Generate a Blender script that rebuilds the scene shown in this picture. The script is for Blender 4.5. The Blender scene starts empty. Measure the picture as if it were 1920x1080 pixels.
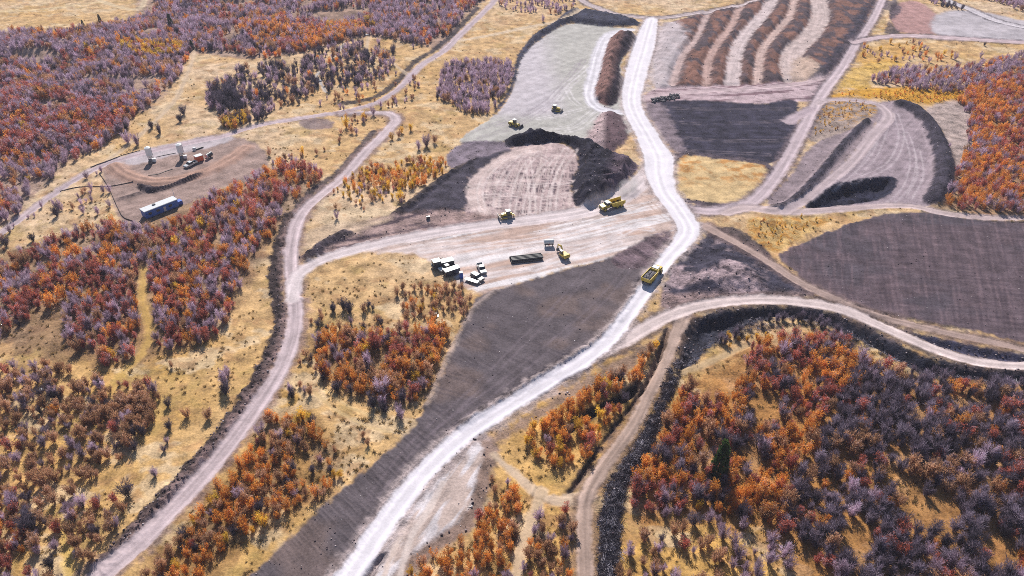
import bpy, bmesh, math, random
import numpy as np
from mathutils import Matrix, Vector
R = math.radians
random.seed(7); rng = np.random.default_rng(7)
scn = bpy.context.scene
COL = scn.collection

# ------------------------------------------------------------------ camera, world, sun
H = 135.0; TH = R(36.0); F = 1371.0            # height above ground, pitch down, focal length in photo pixels
cam_d = bpy.data.cameras.new('camera'); cam = bpy.data.objects.new('camera', cam_d); COL.objects.link(cam)
cam.location = (0, 0, H); cam.rotation_euler = (math.pi/2-TH, 0, 0)
cam_d.sensor_width = 36; cam_d.lens = 36*F/1920; cam_d.clip_start = 1; cam_d.clip_end = 30000
scn.camera = cam
SUN_EL = R(41); SUN_AZ = R(-7)                 # azimuth measured from +Y (straight ahead) towards +X
w = bpy.data.worlds.new('World'); scn.world = w; w.use_nodes = True
nt = w.node_tree; sky = nt.nodes.new('ShaderNodeTexSky'); sky.sky_type = 'NISHITA'; sky.sun_disc = False
sky.sun_elevation = SUN_EL; sky.sun_rotation = SUN_AZ; sky.air_density = 1.0; sky.dust_density = 0.3
nt.links.new(sky.outputs[0], nt.nodes['Background'].inputs[0]); nt.nodes['Background'].inputs[1].default_value = 0.075
sd = bpy.data.lights.new('sun', 'SUN'); so = bpy.data.objects.new('sun', sd); COL.objects.link(so)
sd.energy = 4.8; sd.angle = R(0.5); sd.color = (1.0, 0.95, 0.87)
sdir = Vector((math.sin(SUN_AZ)*math.cos(SUN_EL), math.cos(SUN_AZ)*math.cos(SUN_EL), math.sin(SUN_EL)))
so.rotation_euler = sdir.to_track_quat('Z', 'Y').to_euler(); so.location = (0, 0, 300)
scn.view_settings.view_transform = 'Standard'; scn.view_settings.look = 'None'
scn.view_settings.exposure = 0.5; scn.view_settings.gamma = 1
scn.cycles.use_denoising = False; scn.cycles.filter_width = 0.9
scn.cycles.max_bounces = 5; scn.cycles.transparent_max_bounces = 4; scn.cycles.diffuse_bounces = 2

# ------------------------------------------------------------------ pixel <-> ground
cT, sT = math.cos(TH), math.sin(TH)
def gx(px, py):
    """photo pixel -> point of the z = 0 ground"""
    a = (np.asarray(px, float)-960)/F; b = (np.asarray(py, float)-540)/F
    t = H/(sT+b*cT)
    return a*t, (cT-b*sT)*t
def pxl(x, y, z=0.0):
    d = np.asarray(y)*cT+(H-z)*sT
    return 960+F*np.asarray(x)/d, 540+F*((H-z)*cT-np.asarray(y)*sT)/d
def kpx(py): return (py+F*math.tan(TH)-540)*cT/H          # photo pixels per metre at a row
def wang(a, b):
    xa, ya = gx(*a); xb, yb = gx(*b); return math.atan2(yb-ya, xb-xa)

# ------------------------------------------------------------------ noise
_T = np.random.default_rng(3).random((16, 256, 256)).astype(np.float32)
def vn(x, y, seed=0):
    x = np.asarray(x, np.float64); y = np.asarray(y, np.float64)
    ix = np.floor(x).astype(np.int64); iy = np.floor(y).astype(np.int64)
    fx = (x-ix); fy = (y-iy); fx = fx*fx*(3-2*fx); fy = fy*fy*(3-2*fy)
    T = _T[seed % 16]; a = ix & 255; b = iy & 255; a1 = (a+1) & 255; b1 = (b+1) & 255
    return (T[a, b]*(1-fx)+T[a1, b]*fx)*(1-fy)+(T[a, b1]*(1-fx)+T[a1, b1]*fx)*fy
def fbm(x, y, seed=0, o=4):
    r = 0; am = 0.5; n = 0
    for i in range(o):
        r = r+am*vn(x*2**i+17.3*i, y*2**i+5.1*i, seed+i); n += am; am *= 0.55
    return r/n
def sm(a, b, x):
    t = np.clip((x-a)/(b-a), 0, 1); return t*t*(3-2*t)
def srgb(r, g, b):
    c = np.array([r, g, b], float)/255
    return np.where(c <= 0.04045, c/12.92, ((c+0.055)/1.055)**2.4)
ALB = 0.66
def C(r, g, b, k=1.0): return np.minimum(srgb(r, g, b)*ALB*k, 0.86)

# ------------------------------------------------------------------ terrain grid (fine where the view looks, coarse far out)
cols = np.concatenate([[-6000, -3200, -1800, -1100, -750, -560], np.arange(-400, 2321, 1.9), [2480, 2670, 3020, 3720, 5120, 7920]])
rows = np.concatenate([[-405, -360, -310, -260, -210, -170, -135, -110], np.arange(-90, 1190, 1.9), [1200, 1230, 1280, 1350, 1450, 1600, 1850, 2250]])
NR, NC = len(rows), len(cols)
PX, PY = np.meshgrid(cols, rows)
X, Y = gx(PX, PY)
XN, YN = X, Y
BIG = 60.0
def crom(pts, n=8, closed=False):
    P = np.array(pts, float); m = len(P); out = []
    rngi = range(m) if closed else range(m-1)
    for i in rngi:
        if closed: p0, p1, p2, p3 = P[(i-1) % m], P[i], P[(i+1) % m], P[(i+2) % m]
        else: p0, p1, p2, p3 = P[max(i-1, 0)], P[i], P[i+1], P[min(i+2, m-1)]
        for t in np.linspace(0, 1, n, endpoint=False):
            out.append(0.5*((2*p1)+(-p0+p2)*t+(2*p0-5*p1+4*p2-p3)*t*t+(-p0+3*p1-3*p2+p3)*t**3))
    if not closed: out.append(P[-1])
    return np.array(out)
def sl(x0, x1, y0, y1):
    return slice(np.searchsorted(rows, y0), np.searchsorted(rows, y1)+1), slice(np.searchsorted(cols, x0), np.searchsorted(cols, x1)+1)
def dist(pts, maxd, closed=False, width=None):
    """distance (m), along-length and signed side of every grid vertex to a pixel polyline"""
    D = np.full((NR, NC), maxd, np.float32); S = np.zeros((NR, NC), np.float32); L = np.zeros((NR, NC), np.float32); Wd = np.ones((NR, NC), np.float32)
    P = np.array(pts, float); wx, wy = gx(P[:, 0], P[:, 1]); n = len(P); acc = 0
    for i in range(n if closed else n-1):
        j = (i+1) % n
        m = maxd*max(kpx(max(P[i, 1], P[j, 1])), 0.5)*1.15+3
        rs, cs = sl(min(P[i, 0], P[j, 0])-m, max(P[i, 0], P[j, 0])+m, min(P[i, 1], P[j, 1])-m, max(P[i, 1], P[j, 1])+m)
        ex, ey = wx[j]-wx[i], wy[j]-wy[i]; l = math.hypot(ex, ey)+1e-9
        qx = XN[rs, cs]-wx[i]; qy = YN[rs, cs]-wy[i]
        t = np.clip((qx*ex+qy*ey)/(l*l), 0, 1)
        d = np.hypot(qx-t*ex, qy-t*ey); o = D[rs, cs]; k = d < o
        o[k] = d[k]; S[rs, cs][k] = (acc+t*l)[k]; L[rs, cs][k] = np.sign(qx*ey-qy*ex)[k]*d[k]
        if width is not None: Wd[rs, cs][k] = (width[i]*(1-t)+width[j]*t)[k]
        acc += l
    return D, S, L, Wd
def inside_xy(P, x, y):
    r = np.zeros(np.shape(x), bool); n = len(P)
    for i in range(n):
        xa, ya = P[i]; xb, yb = P[(i+1) % n]
        if ya == yb: continue
        c = ((ya > y) != (yb > y)) & (x < (xb-xa)*(y-ya)/(yb-ya)+xa)
        r ^= c
    return r
def poly(pts, maxd=12.0, smooth=5):
    """signed distance in metres: positive inside the traced outline"""
    P = crom(pts, smooth, True) if smooth else np.array(pts, float)
    D, _, _, _ = dist(P, maxd, True)
    rs, cs = sl(P[:, 0].min()-2, P[:, 0].max()+2, P[:, 1].min()-2, P[:, 1].max()+2)
    I = np.zeros((NR, NC), bool); I[rs, cs] = inside_xy(P, PX[rs, cs], PY[rs, cs])
    return np.where(I, D, -D)
# ------------------------------------------------------------------ base grassland
n_big = fbm(X/60, Y/60, 1, 4); n_mid = fbm(X/9, Y/9, 4, 4); n_fin = fbm(X/1.6, Y/1.6, 7, 3); n_hi = vn(X/0.55, Y/0.55, 11)
def mixc(a, b, t): return a*(1-t[..., None])+b*t[..., None]
tan_, pale, yel, grn = C(222, 182, 132), C(230, 200, 170), C(218, 170, 92), C(172, 146, 88)
A = np.broadcast_to(tan_, (NR, NC, 3)).astype(np.float32).copy()
A = mixc(A, pale, sm(0.42, 0.68, n_big)*0.8)
# the meadow of the lower left and lower right is yellower than the pasture higher up
yw = sm(520, 820, PY)*(1-0.75*sm(560, 640, PX)*(1-sm(880, 960, PX)))
A = mixc(A, yel, np.clip(yw*0.75+sm(0.55, 0.75, fbm(X/35+9, Y/35, 2, 3))*0.5, 0, 1)*(0.5+0.5*n_mid))
A = mixc(A, grn, sm(0.56, 0.78, fbm(X/7+31, Y/7, 3, 4))*0.55)
A = mixc(A, C(150, 118, 84), sm(0.56, 0.80, fbm(X/3.0+3, Y/3.0, 6, 3))*0.45)
A = mixc(A, C(232, 206, 172), sm(.58, .66, fbm(X/11+70, Y/8, 10, 4))*.6)
A = mixc(A, C(186, 140, 100), sm(.60, .70, fbm(X/6+20, Y/5, 12, 4))*.5)
A = mixc(A, C(122, 100, 74), sm(.62, .74, n_fin)*.35)
A *= (0.74+0.52*n_fin)[..., None]
_hp = [(-300,110),(0,70),(100,66),(230,46),(290,20),(340,-60),(860,-60),(840,20),(740,70),(640,70),(500,105),(360,95),(320,160),(260,200),(170,275),(100,315),(0,400),(-300,540)]
Z = (n_big-0.5)*3.0+(n_mid-0.5)*0.8
G = np.full((NR, NC), 0.55, np.float32)
ID = np.zeros((NR, NC), np.int16); NOV = np.zeros((NR, NC), np.float32)
IDN = ['ground']
def idx(name):
    if name not in IDN: IDN.append(name)
    return IDN.index(name)
def lay(d, col, soft=1.2, namp=1.5, nsc=2.5, name=None, alpha=1.0, grit=None, nov=1.0, flat=0.0):
    """lay one kind of soil over the ground: d > 0 inside"""
    global A, G, Z
    e = d+(fbm(X/nsc, Y/nsc, 9, 3)-0.5)*2*namp+(n_fin-.5)*1.5*namp
    m = sm(-soft, soft, e)*alpha
    A = mixc(A, col, m)
    if grit is not None: G = G*(1-m)+grit*m
    if flat: Z = Z*(1-m*flat)
    if name is not None: ID[(e > 0)] = idx(name)
    if nov: NOV[:] = np.maximum(NOV, m*nov)
    return m
def strk(ang, la, lb, seed=0, o=3):
    c, s = math.cos(ang), math.sin(ang)
    return fbm((X*c+Y*s)/la, (-X*s+Y*c)/lb, seed, o)
def bump(d, h, wd, rough=0.3, p=1.0):
    """raise (or sink) the ground inside an outline"""
    global Z
    t = sm(0, wd, d); Z = Z+h*t**p*(1+rough*(fbm(X/3.2, Y/3.2, 12, 3)-0.5)*2)
def rocky(m, amp, sc=1.1, seed=5):
    global Z
    Z = Z+m*amp*(fbm(X/sc, Y/sc, seed, 2)-0.45)*2
white, pink, lilac = C(236, 228, 236), C(214, 192, 190), C(196, 182, 190)
dk, dkred, mid = C(82, 72, 86), C(120, 84, 78), C(152, 132, 136)

# litter under the thickets
def litter(pts, col, a=0.6):
    lay(poly(pts, 10), col, 3, 4, 6, None, a, 0.8, 0)
litter([(0,60),(230,40),(340,-60),(900,-60),(870,40),(830,90),(690,70),(500,110),(360,100),(320,160),(230,240),(110,320),(0,420),(-300,500),(-300,60)], C(158, 132, 130), .7)
litter([(1300,730),(1360,670),(1450,640),(1560,630),(1720,700),(2100,720),(2100,1200),(1540,1200),(1450,1000),(1190,960),(1250,800)], C(168, 112, 62), .7)
litter([(590,640),(700,620),(830,610),(840,640),(800,740),(740,760),(640,730)], C(128, 90, 58), .65)
litter([(500,790),(590,780),(640,900),(480,1000),(330,1180),(200,1180),(420,900)], C(134, 96, 58), .6)
litter([(100,450),(300,400),(480,330),(600,330),(530,440),(440,560),(360,650),(170,680),(0,640),(0,500)], C(126, 96, 82), .65)
litter([(1800,170),(2100,120),(2100,405),(1770,390),(1810,240)], C(132, 92, 66), .65)
litter([(1560,172),(1700,165),(1800,168),(1800,190),(1700,195),(1640,188),(1560,186)], C(216, 158, 46), .92)
litter([(1570,165),(1600,130),(1660,110),(1700,130),(1640,150),(1620,168)], C(216, 172, 70), .7)
litter([(1600,95),(1640,82),(1720,84),(1700,110),(1620,118)], C(212, 160, 76), .6)

Z = Z+sm(0, 28, poly(_hp, 30))*11*(fbm(X/38, Y/26, 2, 3)-.42)
# ------------------------------------------------------------------ graded dirt
# upper pale pad
d = poly([(1065,45),(1140,50),(1185,60),(1165,120),(1172,190),(1190,215),(1182,250),(1100,264),(1000,256),(940,264),(865,266),(880,245),(930,212),(960,170),(975,110),(1010,75)])
st = strk(wang((900,250),(1060,180)), 26, 1.1, 2)
g = sm(1010, 1075, PX-0.25*(PY-150)+20*(n_mid-.5)); g = np.maximum(g, sm(205, 228, PY))
c = mixc(np.broadcast_to(C(208, 198, 204), A.shape), C(194, 189, 184), g)*(0.84+0.34*st)[..., None]
lay(d, c, 0.8, 1.0, 3, 'gravel_pad', 1, .3, 1, .7)
# spoil windrow round the pad
d = poly([(1070,18),(1120,22),(1190,38),(1196,49),(1130,50),(1090,45),(1060,46),(1010,76),(978,112),(960,170),(930,212),(926,206),(955,165),(970,105),(1000,64),(1040,40)])
m = lay(d, C(66, 66, 84), .8, 1.2, 3, 'spoil_bank', 1, 1); bump(d, 2.6, 5); rocky(m, .35)
# long pile between the two haul roads
d = poly([(1145,68),(1190,66),(1196,78),(1168,110),(1163,135),(1173,150),(1165,175),(1150,198),(1118,192),(1108,184),(1120,140),(1130,95)])
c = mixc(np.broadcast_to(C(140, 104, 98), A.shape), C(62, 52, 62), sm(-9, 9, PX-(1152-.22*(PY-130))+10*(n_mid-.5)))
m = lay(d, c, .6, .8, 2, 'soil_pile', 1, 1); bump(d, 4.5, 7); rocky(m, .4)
d = poly([(1130,206),(1150,205),(1168,220),(1178,260),(1150,285),(1120,275),(1100,262)])
m = lay(d, mixc(np.broadcast_to(C(196, 170, 172), A.shape), C(112, 90, 96), sm(1126, 1140, PX)), 1.5, 1.5, 3, 'soil_pile', 1, .8); bump(d, 1.8, 5)
# terraces of the upper right
d = poly([(1245,45),(1330,22),(1450,-10),(1480,-70),(1680,-70),(1640,10),(1612,70),(1580,115),(1545,148),(1440,156),(1330,162),(1228,168),(1225,100)], 12, 0)
ts = strk(wang((1320,150),(1440,10)), 20, 1.0, 4)
c = np.broadcast_to(C(142, 102, 90), A.shape)*(.72+.56*ts)[..., None]
c = mixc(c, C(92, 78, 84), sm(.46, .62, fbm(X/5, Y/9, 3, 4)))
m = lay(d, c, 1, 1, 3, 'terrace', 1, .6, 1, .6); Z += 1.3*sm(0, 4, d); rocky(m, .16, 1.4)
lay(poly([(1230,50),(1268,45),(1290,70),(1275,120),(1262,160),(1250,172),(1215,172),(1212,100)], 12), C(206, 192, 196)*(.8+.4*ts)[..., None], 5, 4, 4, None, .9, .4)
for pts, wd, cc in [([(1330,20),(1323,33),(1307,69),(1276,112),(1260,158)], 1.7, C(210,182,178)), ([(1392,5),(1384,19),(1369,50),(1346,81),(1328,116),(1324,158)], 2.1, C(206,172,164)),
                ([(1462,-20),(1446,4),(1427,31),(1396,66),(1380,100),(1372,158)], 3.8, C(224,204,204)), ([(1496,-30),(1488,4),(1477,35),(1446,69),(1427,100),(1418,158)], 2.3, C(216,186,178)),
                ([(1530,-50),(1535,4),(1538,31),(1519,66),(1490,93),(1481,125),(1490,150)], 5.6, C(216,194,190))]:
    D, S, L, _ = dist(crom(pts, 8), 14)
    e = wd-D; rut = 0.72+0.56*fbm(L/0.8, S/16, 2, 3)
    side = np.sign(L)  # dark clods along one flank of each ridge, with its side shading painted in
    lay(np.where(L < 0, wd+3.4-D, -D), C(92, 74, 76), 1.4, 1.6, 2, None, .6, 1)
    lay(e, cc*rut[..., None], 1.3, 1.3, 2.2, None, .92, .35); Z += -1.6*sm(-3.2, .6, e)
lay(poly([(1486,120),(1500,105),(1530,120),(1550,145),(1520,150),(1488,150)], 8), C(206, 178, 162), 2, 2, 2.5, None, .85, .5)
lay(poly([(1560,100),(1590,60),(1612,20),(1632,10),(1612,70),(1580,115),(1545,148),(1530,140)], 12), C(60, 58, 74), 2, 3, 3, None, .9, 1)
# pink bench below the terraces
d = poly([(1228,166),(1330,160),(1440,155),(1548,148),(1530,190),(1490,192),(1420,196),(1300,190),(1212,198),(1200,180)], 12, 0)
lay(d, mixc(np.broadcast_to(C(204, 178, 184), A.shape), C(136, 108, 116), sm(.46, .6, strk(wang((1230,180),(1530,160)), 30, 1.6, 6))), 1, 1, 3, 'dirt_bench', 1, .5, 1, .5)
# dark tilled plot
d = poly([(1213,197),(1300,188),(1420,195),(1492,190),(1492,250),(1462,300),(1400,308),(1330,293),(1272,284),(1238,248)])
fs = strk(wang((1230,240),(1480,236)), 12, .7, 8)
m = lay(d, C(64, 60, 76)*(.55+.6*fs+.3*n_mid)[..., None], .8, 1, 3, 'tilled_plot', 1, .8, 1, .6); Z += m*(fs-.5)*.5
lay(poly([(1205,195),(1245,200),(1285,285),(1270,292),(1238,262),(1215,225)], 12), C(156, 138, 146), 2, 2, 2, None, .8, .6)
# grass island
d = poly([(1280,292),(1350,300),(1420,308),(1440,330),(1410,372),(1370,382),(1300,376),(1264,366),(1258,345)])
lay(d+4.0, C(96, 84, 92), 1.2, 1.6, 2, 'spoil_bank', 1, .9); lay(d, mixc(np.broadcast_to(C(222, 190, 142), A.shape), C(204, 142, 76), sm(.46, .66, .6*fbm(X/5, Y/3.5, 6, 3)+.4*n_fin)*sm(-362, -325, -PY)*.85), 1, 1, 2, 'grass_island', 1, .5, 1)
# ground inside the right-hand loop
d = poly([(1640,200),(1690,193),(1740,225),(1778,290),(1780,350),(1760,385),(1700,388),(1600,392),(1510,392),(1560,335),(1600,300),(1640,250)])
tl = strk(wang((1560,360),(1690,220)), 24, .8, 5)
lay(d, C(168, 150, 158)*(.74+.52*tl)[..., None], 1, 1, 3, 'dirt_pad', 1, .45, 1, .6)
d = poly([(1480,330),(1530,268),(1600,238),(1642,215),(1640,240),(1600,290),(1550,335),(1500,378),(1450,388),(1438,376),(1462,350)])
lay(d, C(158, 140, 146)*(.76+.48*strk(wang((1480,350),(1620,230)), 14, 1, 3))[..., None], 1, 1, 3, 'dirt_slope', 1, .5, 1, .4)
lay(poly([(1530,200),(1560,190),(1630,195),(1650,205),(1600,238),(1540,262),(1515,260)], 10), mixc(np.broadcast_to(C(170, 150, 142), A.shape), C(206, 152, 72), sm(.48, .66, fbm(X/1.6, Y/1.6, 3, 3))*.8*sm(-238, -215, -PY)), 1, 1, 2, 'ground', 1, .8, .4)
lay(poly([(1730,205),(1800,190),(1830,240),(1800,330),(1778,300),(1760,240)], 10), C(184, 166, 164), 2, 2, 3, 'ground', .9, .9, .5)
D, S, L, _ = dist(crom([(1690,198),(1722,212),(1752,250),(1768,300),(1766,345),(1750,378)], 8), 14)
m = lay(3.8-D, C(70, 64, 76), .7, .8, 2, 'spoil_bank', 1, 1); Z += 3.0*sm(5.5, .5, D)*(.7+.6*n_mid); rocky(m, .15)
D, S, L, _ = dist(crom([(1625,228),(1590,262),(1555,305),(1520,345),(1480,382),(1440,392)], 8), 14)
m = lay(1.5-D, C(72, 66, 78), .6, .7, 2, 'spoil_bank', 1, 1); Z += 1.5*sm(3, .3, D)
d = poly([(1508,389),(1550,350),(1600,338),(1670,331),(1680,350),(1652,373),(1580,386)])
m = lay(d, C(50, 50, 68), .5, .8, 2, 'pit', 1, 1); bump(d, -3.6, 5); rocky(m, .3)
# upper right corner
lay(poly([(1675,12),(1722,3),(1765,38),(1765,62),(1690,60),(1668,40)], 12), C(188, 146, 142)*(.76+.48*strk(wang((1690,20),(1760,55)), 10, 1.2, 3))[..., None], 1.5, 1.5, 3, 'dirt_pad', 1, .4, 1, .5)
lay(poly([(1758,28),(1830,22),(1960,48),(2100,70),(2100,86),(1930,82),(1762,66)], 12), C(200, 190, 196)*(.7+.56*n_mid)[..., None], 2, 1.5, 4, 'gravel_pad', 1, .3, 1, .5)
m = lay(poly([(1640,8),(1672,2),(1690,20),(1668,42),(1688,60),(1660,60),(1668,30)], 8), C(86, 78, 90), 1, 1.5, 3, None, .85, 1); bump(poly([(1660,8),(1690,4),(1672,30),(1684,58),(1664,58)], 8), 1.5, 4)
# spoil bank and tyre-marked pad in the middle
d = poly([(862,350),(890,318),(940,282),(1010,264),(1070,274),(1085,310),(1072,350),(1085,388),(1010,402),(950,408),(872,400)])
ga, gb = strk(wang((880,360),(1070,350)), 7, .75, 2, 2), strk(wang((960,390),(985,290)), 14, .8, 9, 2)
c = np.broadcast_to(C(196, 172, 172), A.shape)*(.85+.3*n_fin)[..., None]
c = mixc(c, C(96, 80, 90), sm(.47, .58, ga)*sm(.38, .52, gb)*sm(285, 325, PY)*.9)
c = mixc(c, C(222, 200, 196), sm(.58, .68, gb)*.7)
m = lay(d, c, 1, 1, 3, 'dirt_pad', 1, .5, 1, .6)
D, S, L, _ = dist(crom([(905,400),(888,370),(892,340),(920,312),(965,288),(1010,276)], 8), 14)
lay(3.2-D, C(224, 200, 196)*(.72+.5*fbm(L/.7, S/12, 5, 3))[..., None], .8, .5, 2, None, .9, .4)
d = poly([(738,408),(800,362),(850,322),(900,292),(962,274),(905,312),(874,345),(872,396),(800,424),(740,418)])
m = lay(d, C(78, 72, 84)*(.7+.6*strk(wang((760,405),(930,285)), 9, 1.2, 3))[..., None], 1, 1.5, 3, 'dirt_slope', 1, .9, 1, .3); bump(d, 1.2, 6)
D, S, L, _ = dist(crom([(742,408),(795,366),(850,322),(905,288)], 6), 12)
lay(2.2-D, C(52, 48, 60), .7, 1, 1.5, None, .9, 1); Z += 1.4*sm(3, .3, D)*n_fin*1.6
d = poly([(835,296),(868,266),(945,264),(990,258),(962,276),(900,296),(852,314)])
lay(d, C(138, 124, 136)*(.8+.4*n_mid)[..., None], 1, 1.2, 3, 'dirt_slope', 1, .7, 1, .3)
d = poly([(946,262),(975,252),(1010,250),(1070,258),(1120,272),(1165,298),(1196,310),(1172,348),(1130,386),(1085,388),(1070,345),(1085,308),(1070,276),(1040,266),(960,274)])
c = np.broadcast_to(C(54, 51, 64), A.shape)*(.7+.6*n_fin)[..., None]
c = mixc(c, C(118, 100, 112), sm(1130, 1165, PX+.3*(PY-320))*.85)
m = lay(d, c, .7, 1, 2, 'spoil_bank', 1, 1); bump(d, 3.0, 4.5, .3); rocky(m, .45, 1.6); Z += 2.2*sm(1.5, 5, d)*(1-np.abs(vn(X/4.2, Y/4.2, 13)*2-1))**1.0*sm(1.0, 3.0, d)
# brown strip north of the lower haul road
d = poly([(575,480),(620,440),(740,406),(872,398),(950,408),(1060,402),(1000,416),(800,438),(700,462),(620,478)])
lay(d, mixc(np.broadcast_to(C(178, 150, 146), A.shape), C(98, 82, 90), sm(.46, .62, strk(wang((600,460),(940,405)), 12, 1.6, 7))*sm(-1000, -760, -PX)), 1.2, 1.2, 3, 'dirt_slope', 1, .7, 1, .4)
lay(poly([(570,440),(600,425),(700,415),(735,412),(690,430),(640,445),(600,460),(570,470)], 10), C(214, 186, 160), 2, 1.5, 3, 'ground', .8, .6)
D, S, L, _ = dist(crom([(578,482),(610,458),(648,440)], 6), 12); m = lay(2.5-D, C(70, 62, 72), 1, 1, 2, 'spoil_bank', .95, 1); Z += 1.6*sm(4, .5, D)*n_fin*1.5
# main yard
d = poly([(690,470),(800,440),(950,412),(1130,388),(1215,345),(1258,385),(1290,432),(1240,446),(1150,484),(1050,508),(930,548),(896,552),(850,520),(800,486),(740,474)])
ya = wang((800,500),(1180,420))
s1 = strk(ya, 14, .8, 3); s2 = strk(ya, 34, 3.4, 6)
c = mixc(np.broadcast_to(C(222, 202, 198), A.shape), C(240, 230, 232), sm(.42, .58, s2))
c = mixc(c, C(202, 166, 148), sm(.5, .64, strk(ya, 26, 2.6, 10))*.7)*(.66+.66*s1)[..., None]
m = lay(d, c, 1.2, 1.5, 3, 'dirt_yard', 1, .3, 1, .75)
# dark graded strip
d = poly([(898,556),(960,536),(1060,506),(1150,480),(1225,440),(1258,446),(1240,482),(1205,530),(1178,582),(1140,632),(1095,666),(1030,705),(950,755),(870,805),(810,855),(755,920),(700,1000),(640,1090),(560,1200),(380,1200),(460,1090),(540,1012),(640,920),(720,850),(780,790),(820,720),(850,650),(878,592)])
fa = wang((1000,600),(1045,628)); f1 = strk(fa, 5, .5, 1, 2)*sm(.3, .6, fbm(X/20+7, Y/20, 6, 3))+.5*(1-sm(.3, .6, fbm(X/20+7, Y/20, 6, 3))); f2 = strk(fa+1.4, 25, 5, 5)
c = C(106, 96, 101)*(.66+.44*f1+.24*f2)[..., None]
c = mixc(c, C(142, 130, 142), sm(.5, .75, n_big)*.4)
c = mixc(c, C(134, 112, 104), sm(.55, .7, fbm(X/16, Y/16, 8, 3))*.45)
m = lay(d, c, .7, .8, 2, 'graded_field', 1, .45, 1, .7); Z += m*(f1-.5)*.35
D, S, L, _ = dist(crom([(1205,522),(1178,572),(1138,622),(1090,658),(1025,696),(945,746),(865,797)], 6), 10)
m = lay(1.5-D, C(62, 56, 68), .7, 1, 1.5, None, .85, 1); Z += .9*sm(2.2, .2, D)*n_fin*1.5
D, S, L, _ = dist(crom([(800,760),(830,690),(858,632),(885,582),(930,545)], 6), 10)
lay(.9-D, C(176, 156, 150), .6, .6, 1.5, None, .8, .6); Z += .5*sm(1.6, .2, D)
# furrowed knoll beside the junction
d = poly([(1150,482),(1200,455),(1248,432),(1262,448),(1240,480),(1215,500),(1160,500)])
kf = strk(wang((1190,455),(1225,480)), 8, 1.3, 4, 2)
m = lay(d, C(124, 104, 112)*(.6+.8*kf)[..., None], 1, 1, 3, None, .9, .8); Z += m*(kf-.5)*1.5
# big right field
d = poly([(1462,480),(1500,455),(1560,430),(1640,405),(1740,398),(1830,412),(1930,418),(2120,425),(2120,695),(1930,645),(1800,615),(1640,582),(1540,547),(1490,510)])
h1 = strk(wang((1600,500),(1900,520)), 7, .8, 2, 2); h2 = strk(wang((1700,420),(1716,560)), 10, .9, 9, 2)
c = C(108, 92, 99)*(.72+.26*h1+.30*h2)[..., None]
c = mixc(c, C(86, 82, 92), sm(.45, .7, fbm(X/22, Y/12, 4, 3))*.55)
c = mixc(c, C(140, 116, 122), sm(.6, .7, h2)*.3)
m = lay(d, c, .8, 1, 3, 'graded_field', 1, .5, 1, .7); Z += m*(h1-.5)*.3
lay(poly([(1400,415),(1450,405),(1545,405),(1560,412),(1500,445),(1460,470),(1420,460)], 8), mixc(np.broadcast_to(C(204, 168, 112), A.shape), C(200, 142, 70), sm(.48, .66, fbm(X/1.5, Y/1.5, 2, 3))*.8), 1, 1, 2, 'ground', 1, .8, .3)
# rough dark ground between the tracks
d = poly([(1262,495),(1300,460),(1335,435),(1400,468),(1470,515),(1535,552),(1440,557),(1350,562),(1290,578),(1255,584),(1236,560),(1250,520)])
q = fbm(X/9, Y/7, 5, 4)
c = mixc(np.broadcast_to(C(70, 66, 80), A.shape), C(172, 150, 156), sm(.52, .66, q)); c = mixc(c, C(178, 150, 148), sm(-452, -440, -PY)*.0+sm(545, 556, PY+20*(n_mid-.5))*.8)
m = lay(d, c, 1, 1.2, 3, 'dirt_slope', 1, .9, 1, .3); bump(poly([(1290,500),(1350,480),(1420,500),(1440,540),(1340,555),(1280,545)]), 2.2, 7, .6); rocky(m, .35)
lay(poly([(1335,432),(1370,445),(1400,462),(1450,500),(1440,470),(1400,440),(1370,425)], 8), C(66, 60, 72), 1, 1.5, 2, 'spoil_bank', .9, 1)
# banks along the lower branch
d = poly([(1282,606),(1360,582),(1450,573),(1540,578),(1620,606),(1720,656),(1800,682),(1930,697),(2100,700),(2100,726),(1930,722),(1800,712),(1720,692),(1640,652),(1560,612),(1480,596),(1400,612),(1330,655),(1285,700),(1262,700),(1272,645)])
m = lay(d, C(58, 58, 70)*(.6+.8*n_fin)[..., None], 1, 1.5, 2, 'embankment', 1, 1); bump(d, -3.2, 5, .3); rocky(m, .2)
d = poly([(1660,602),(1720,622),(1800,640),(1930,668),(2100,690),(2100,672),(1930,684),(1850,675),(1790,660),(1720,632)])
m = lay(d, C(78, 76, 98)*(.7+.6*strk(wang((1800,640),(1806,665)), 4, .9, 3))[..., None], .8, .8, 2, 'embankment', 1, .8); bump(d, -1.5, 3)
d = poly([(1240,625),(1256,618),(1252,660),(1225,715),(1170,785),(1120,850),(1090,905),(1060,930),(1075,895),(1110,845),(1150,790),(1205,715)])
m = lay(d, C(50, 43, 45), .8, .8, 2, 'ditch', 1, .9); bump(d, -4.2, 2.8)  # dark brown puts the ditch's shadow band into the soil colour
d = poly([(1195,738),(1150,764),(1100,790),(1070,812),(1058,802),(1092,770),(1148,742),(1196,712)]); lay(d, C(54, 46, 46), .8, .8, 2, 'ditch', 1, .9); bump(d, -2.6, 2.4)
d = poly([(1290,655),(1275,700),(1250,770),(1215,850),(1180,900),(1165,960),(1160,1060),(1165,1200),(1125,1200),(1125,1000),(1130,940),(1150,890),(1200,815),(1235,745),(1258,690)])
m = lay(d, C(60, 56, 64)*(.6+.8*n_hi)[..., None], .8, 1.2, 2, 'spoil_bank', 1, 1); bump(d, 1.2, 2.5, .6); rocky(m, .5, .9)
lay(poly([(1170,665),(1230,635),(1250,625),(1180,690),(1080,740),(1000,790),(930,830),(880,860),(900,835),(990,775),(1080,715)], 10), C(160, 132, 116)*(.75+.5*n_fin)[..., None], 1.2, 1.2, 3, 'dirt_slope', .95, .7)
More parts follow.
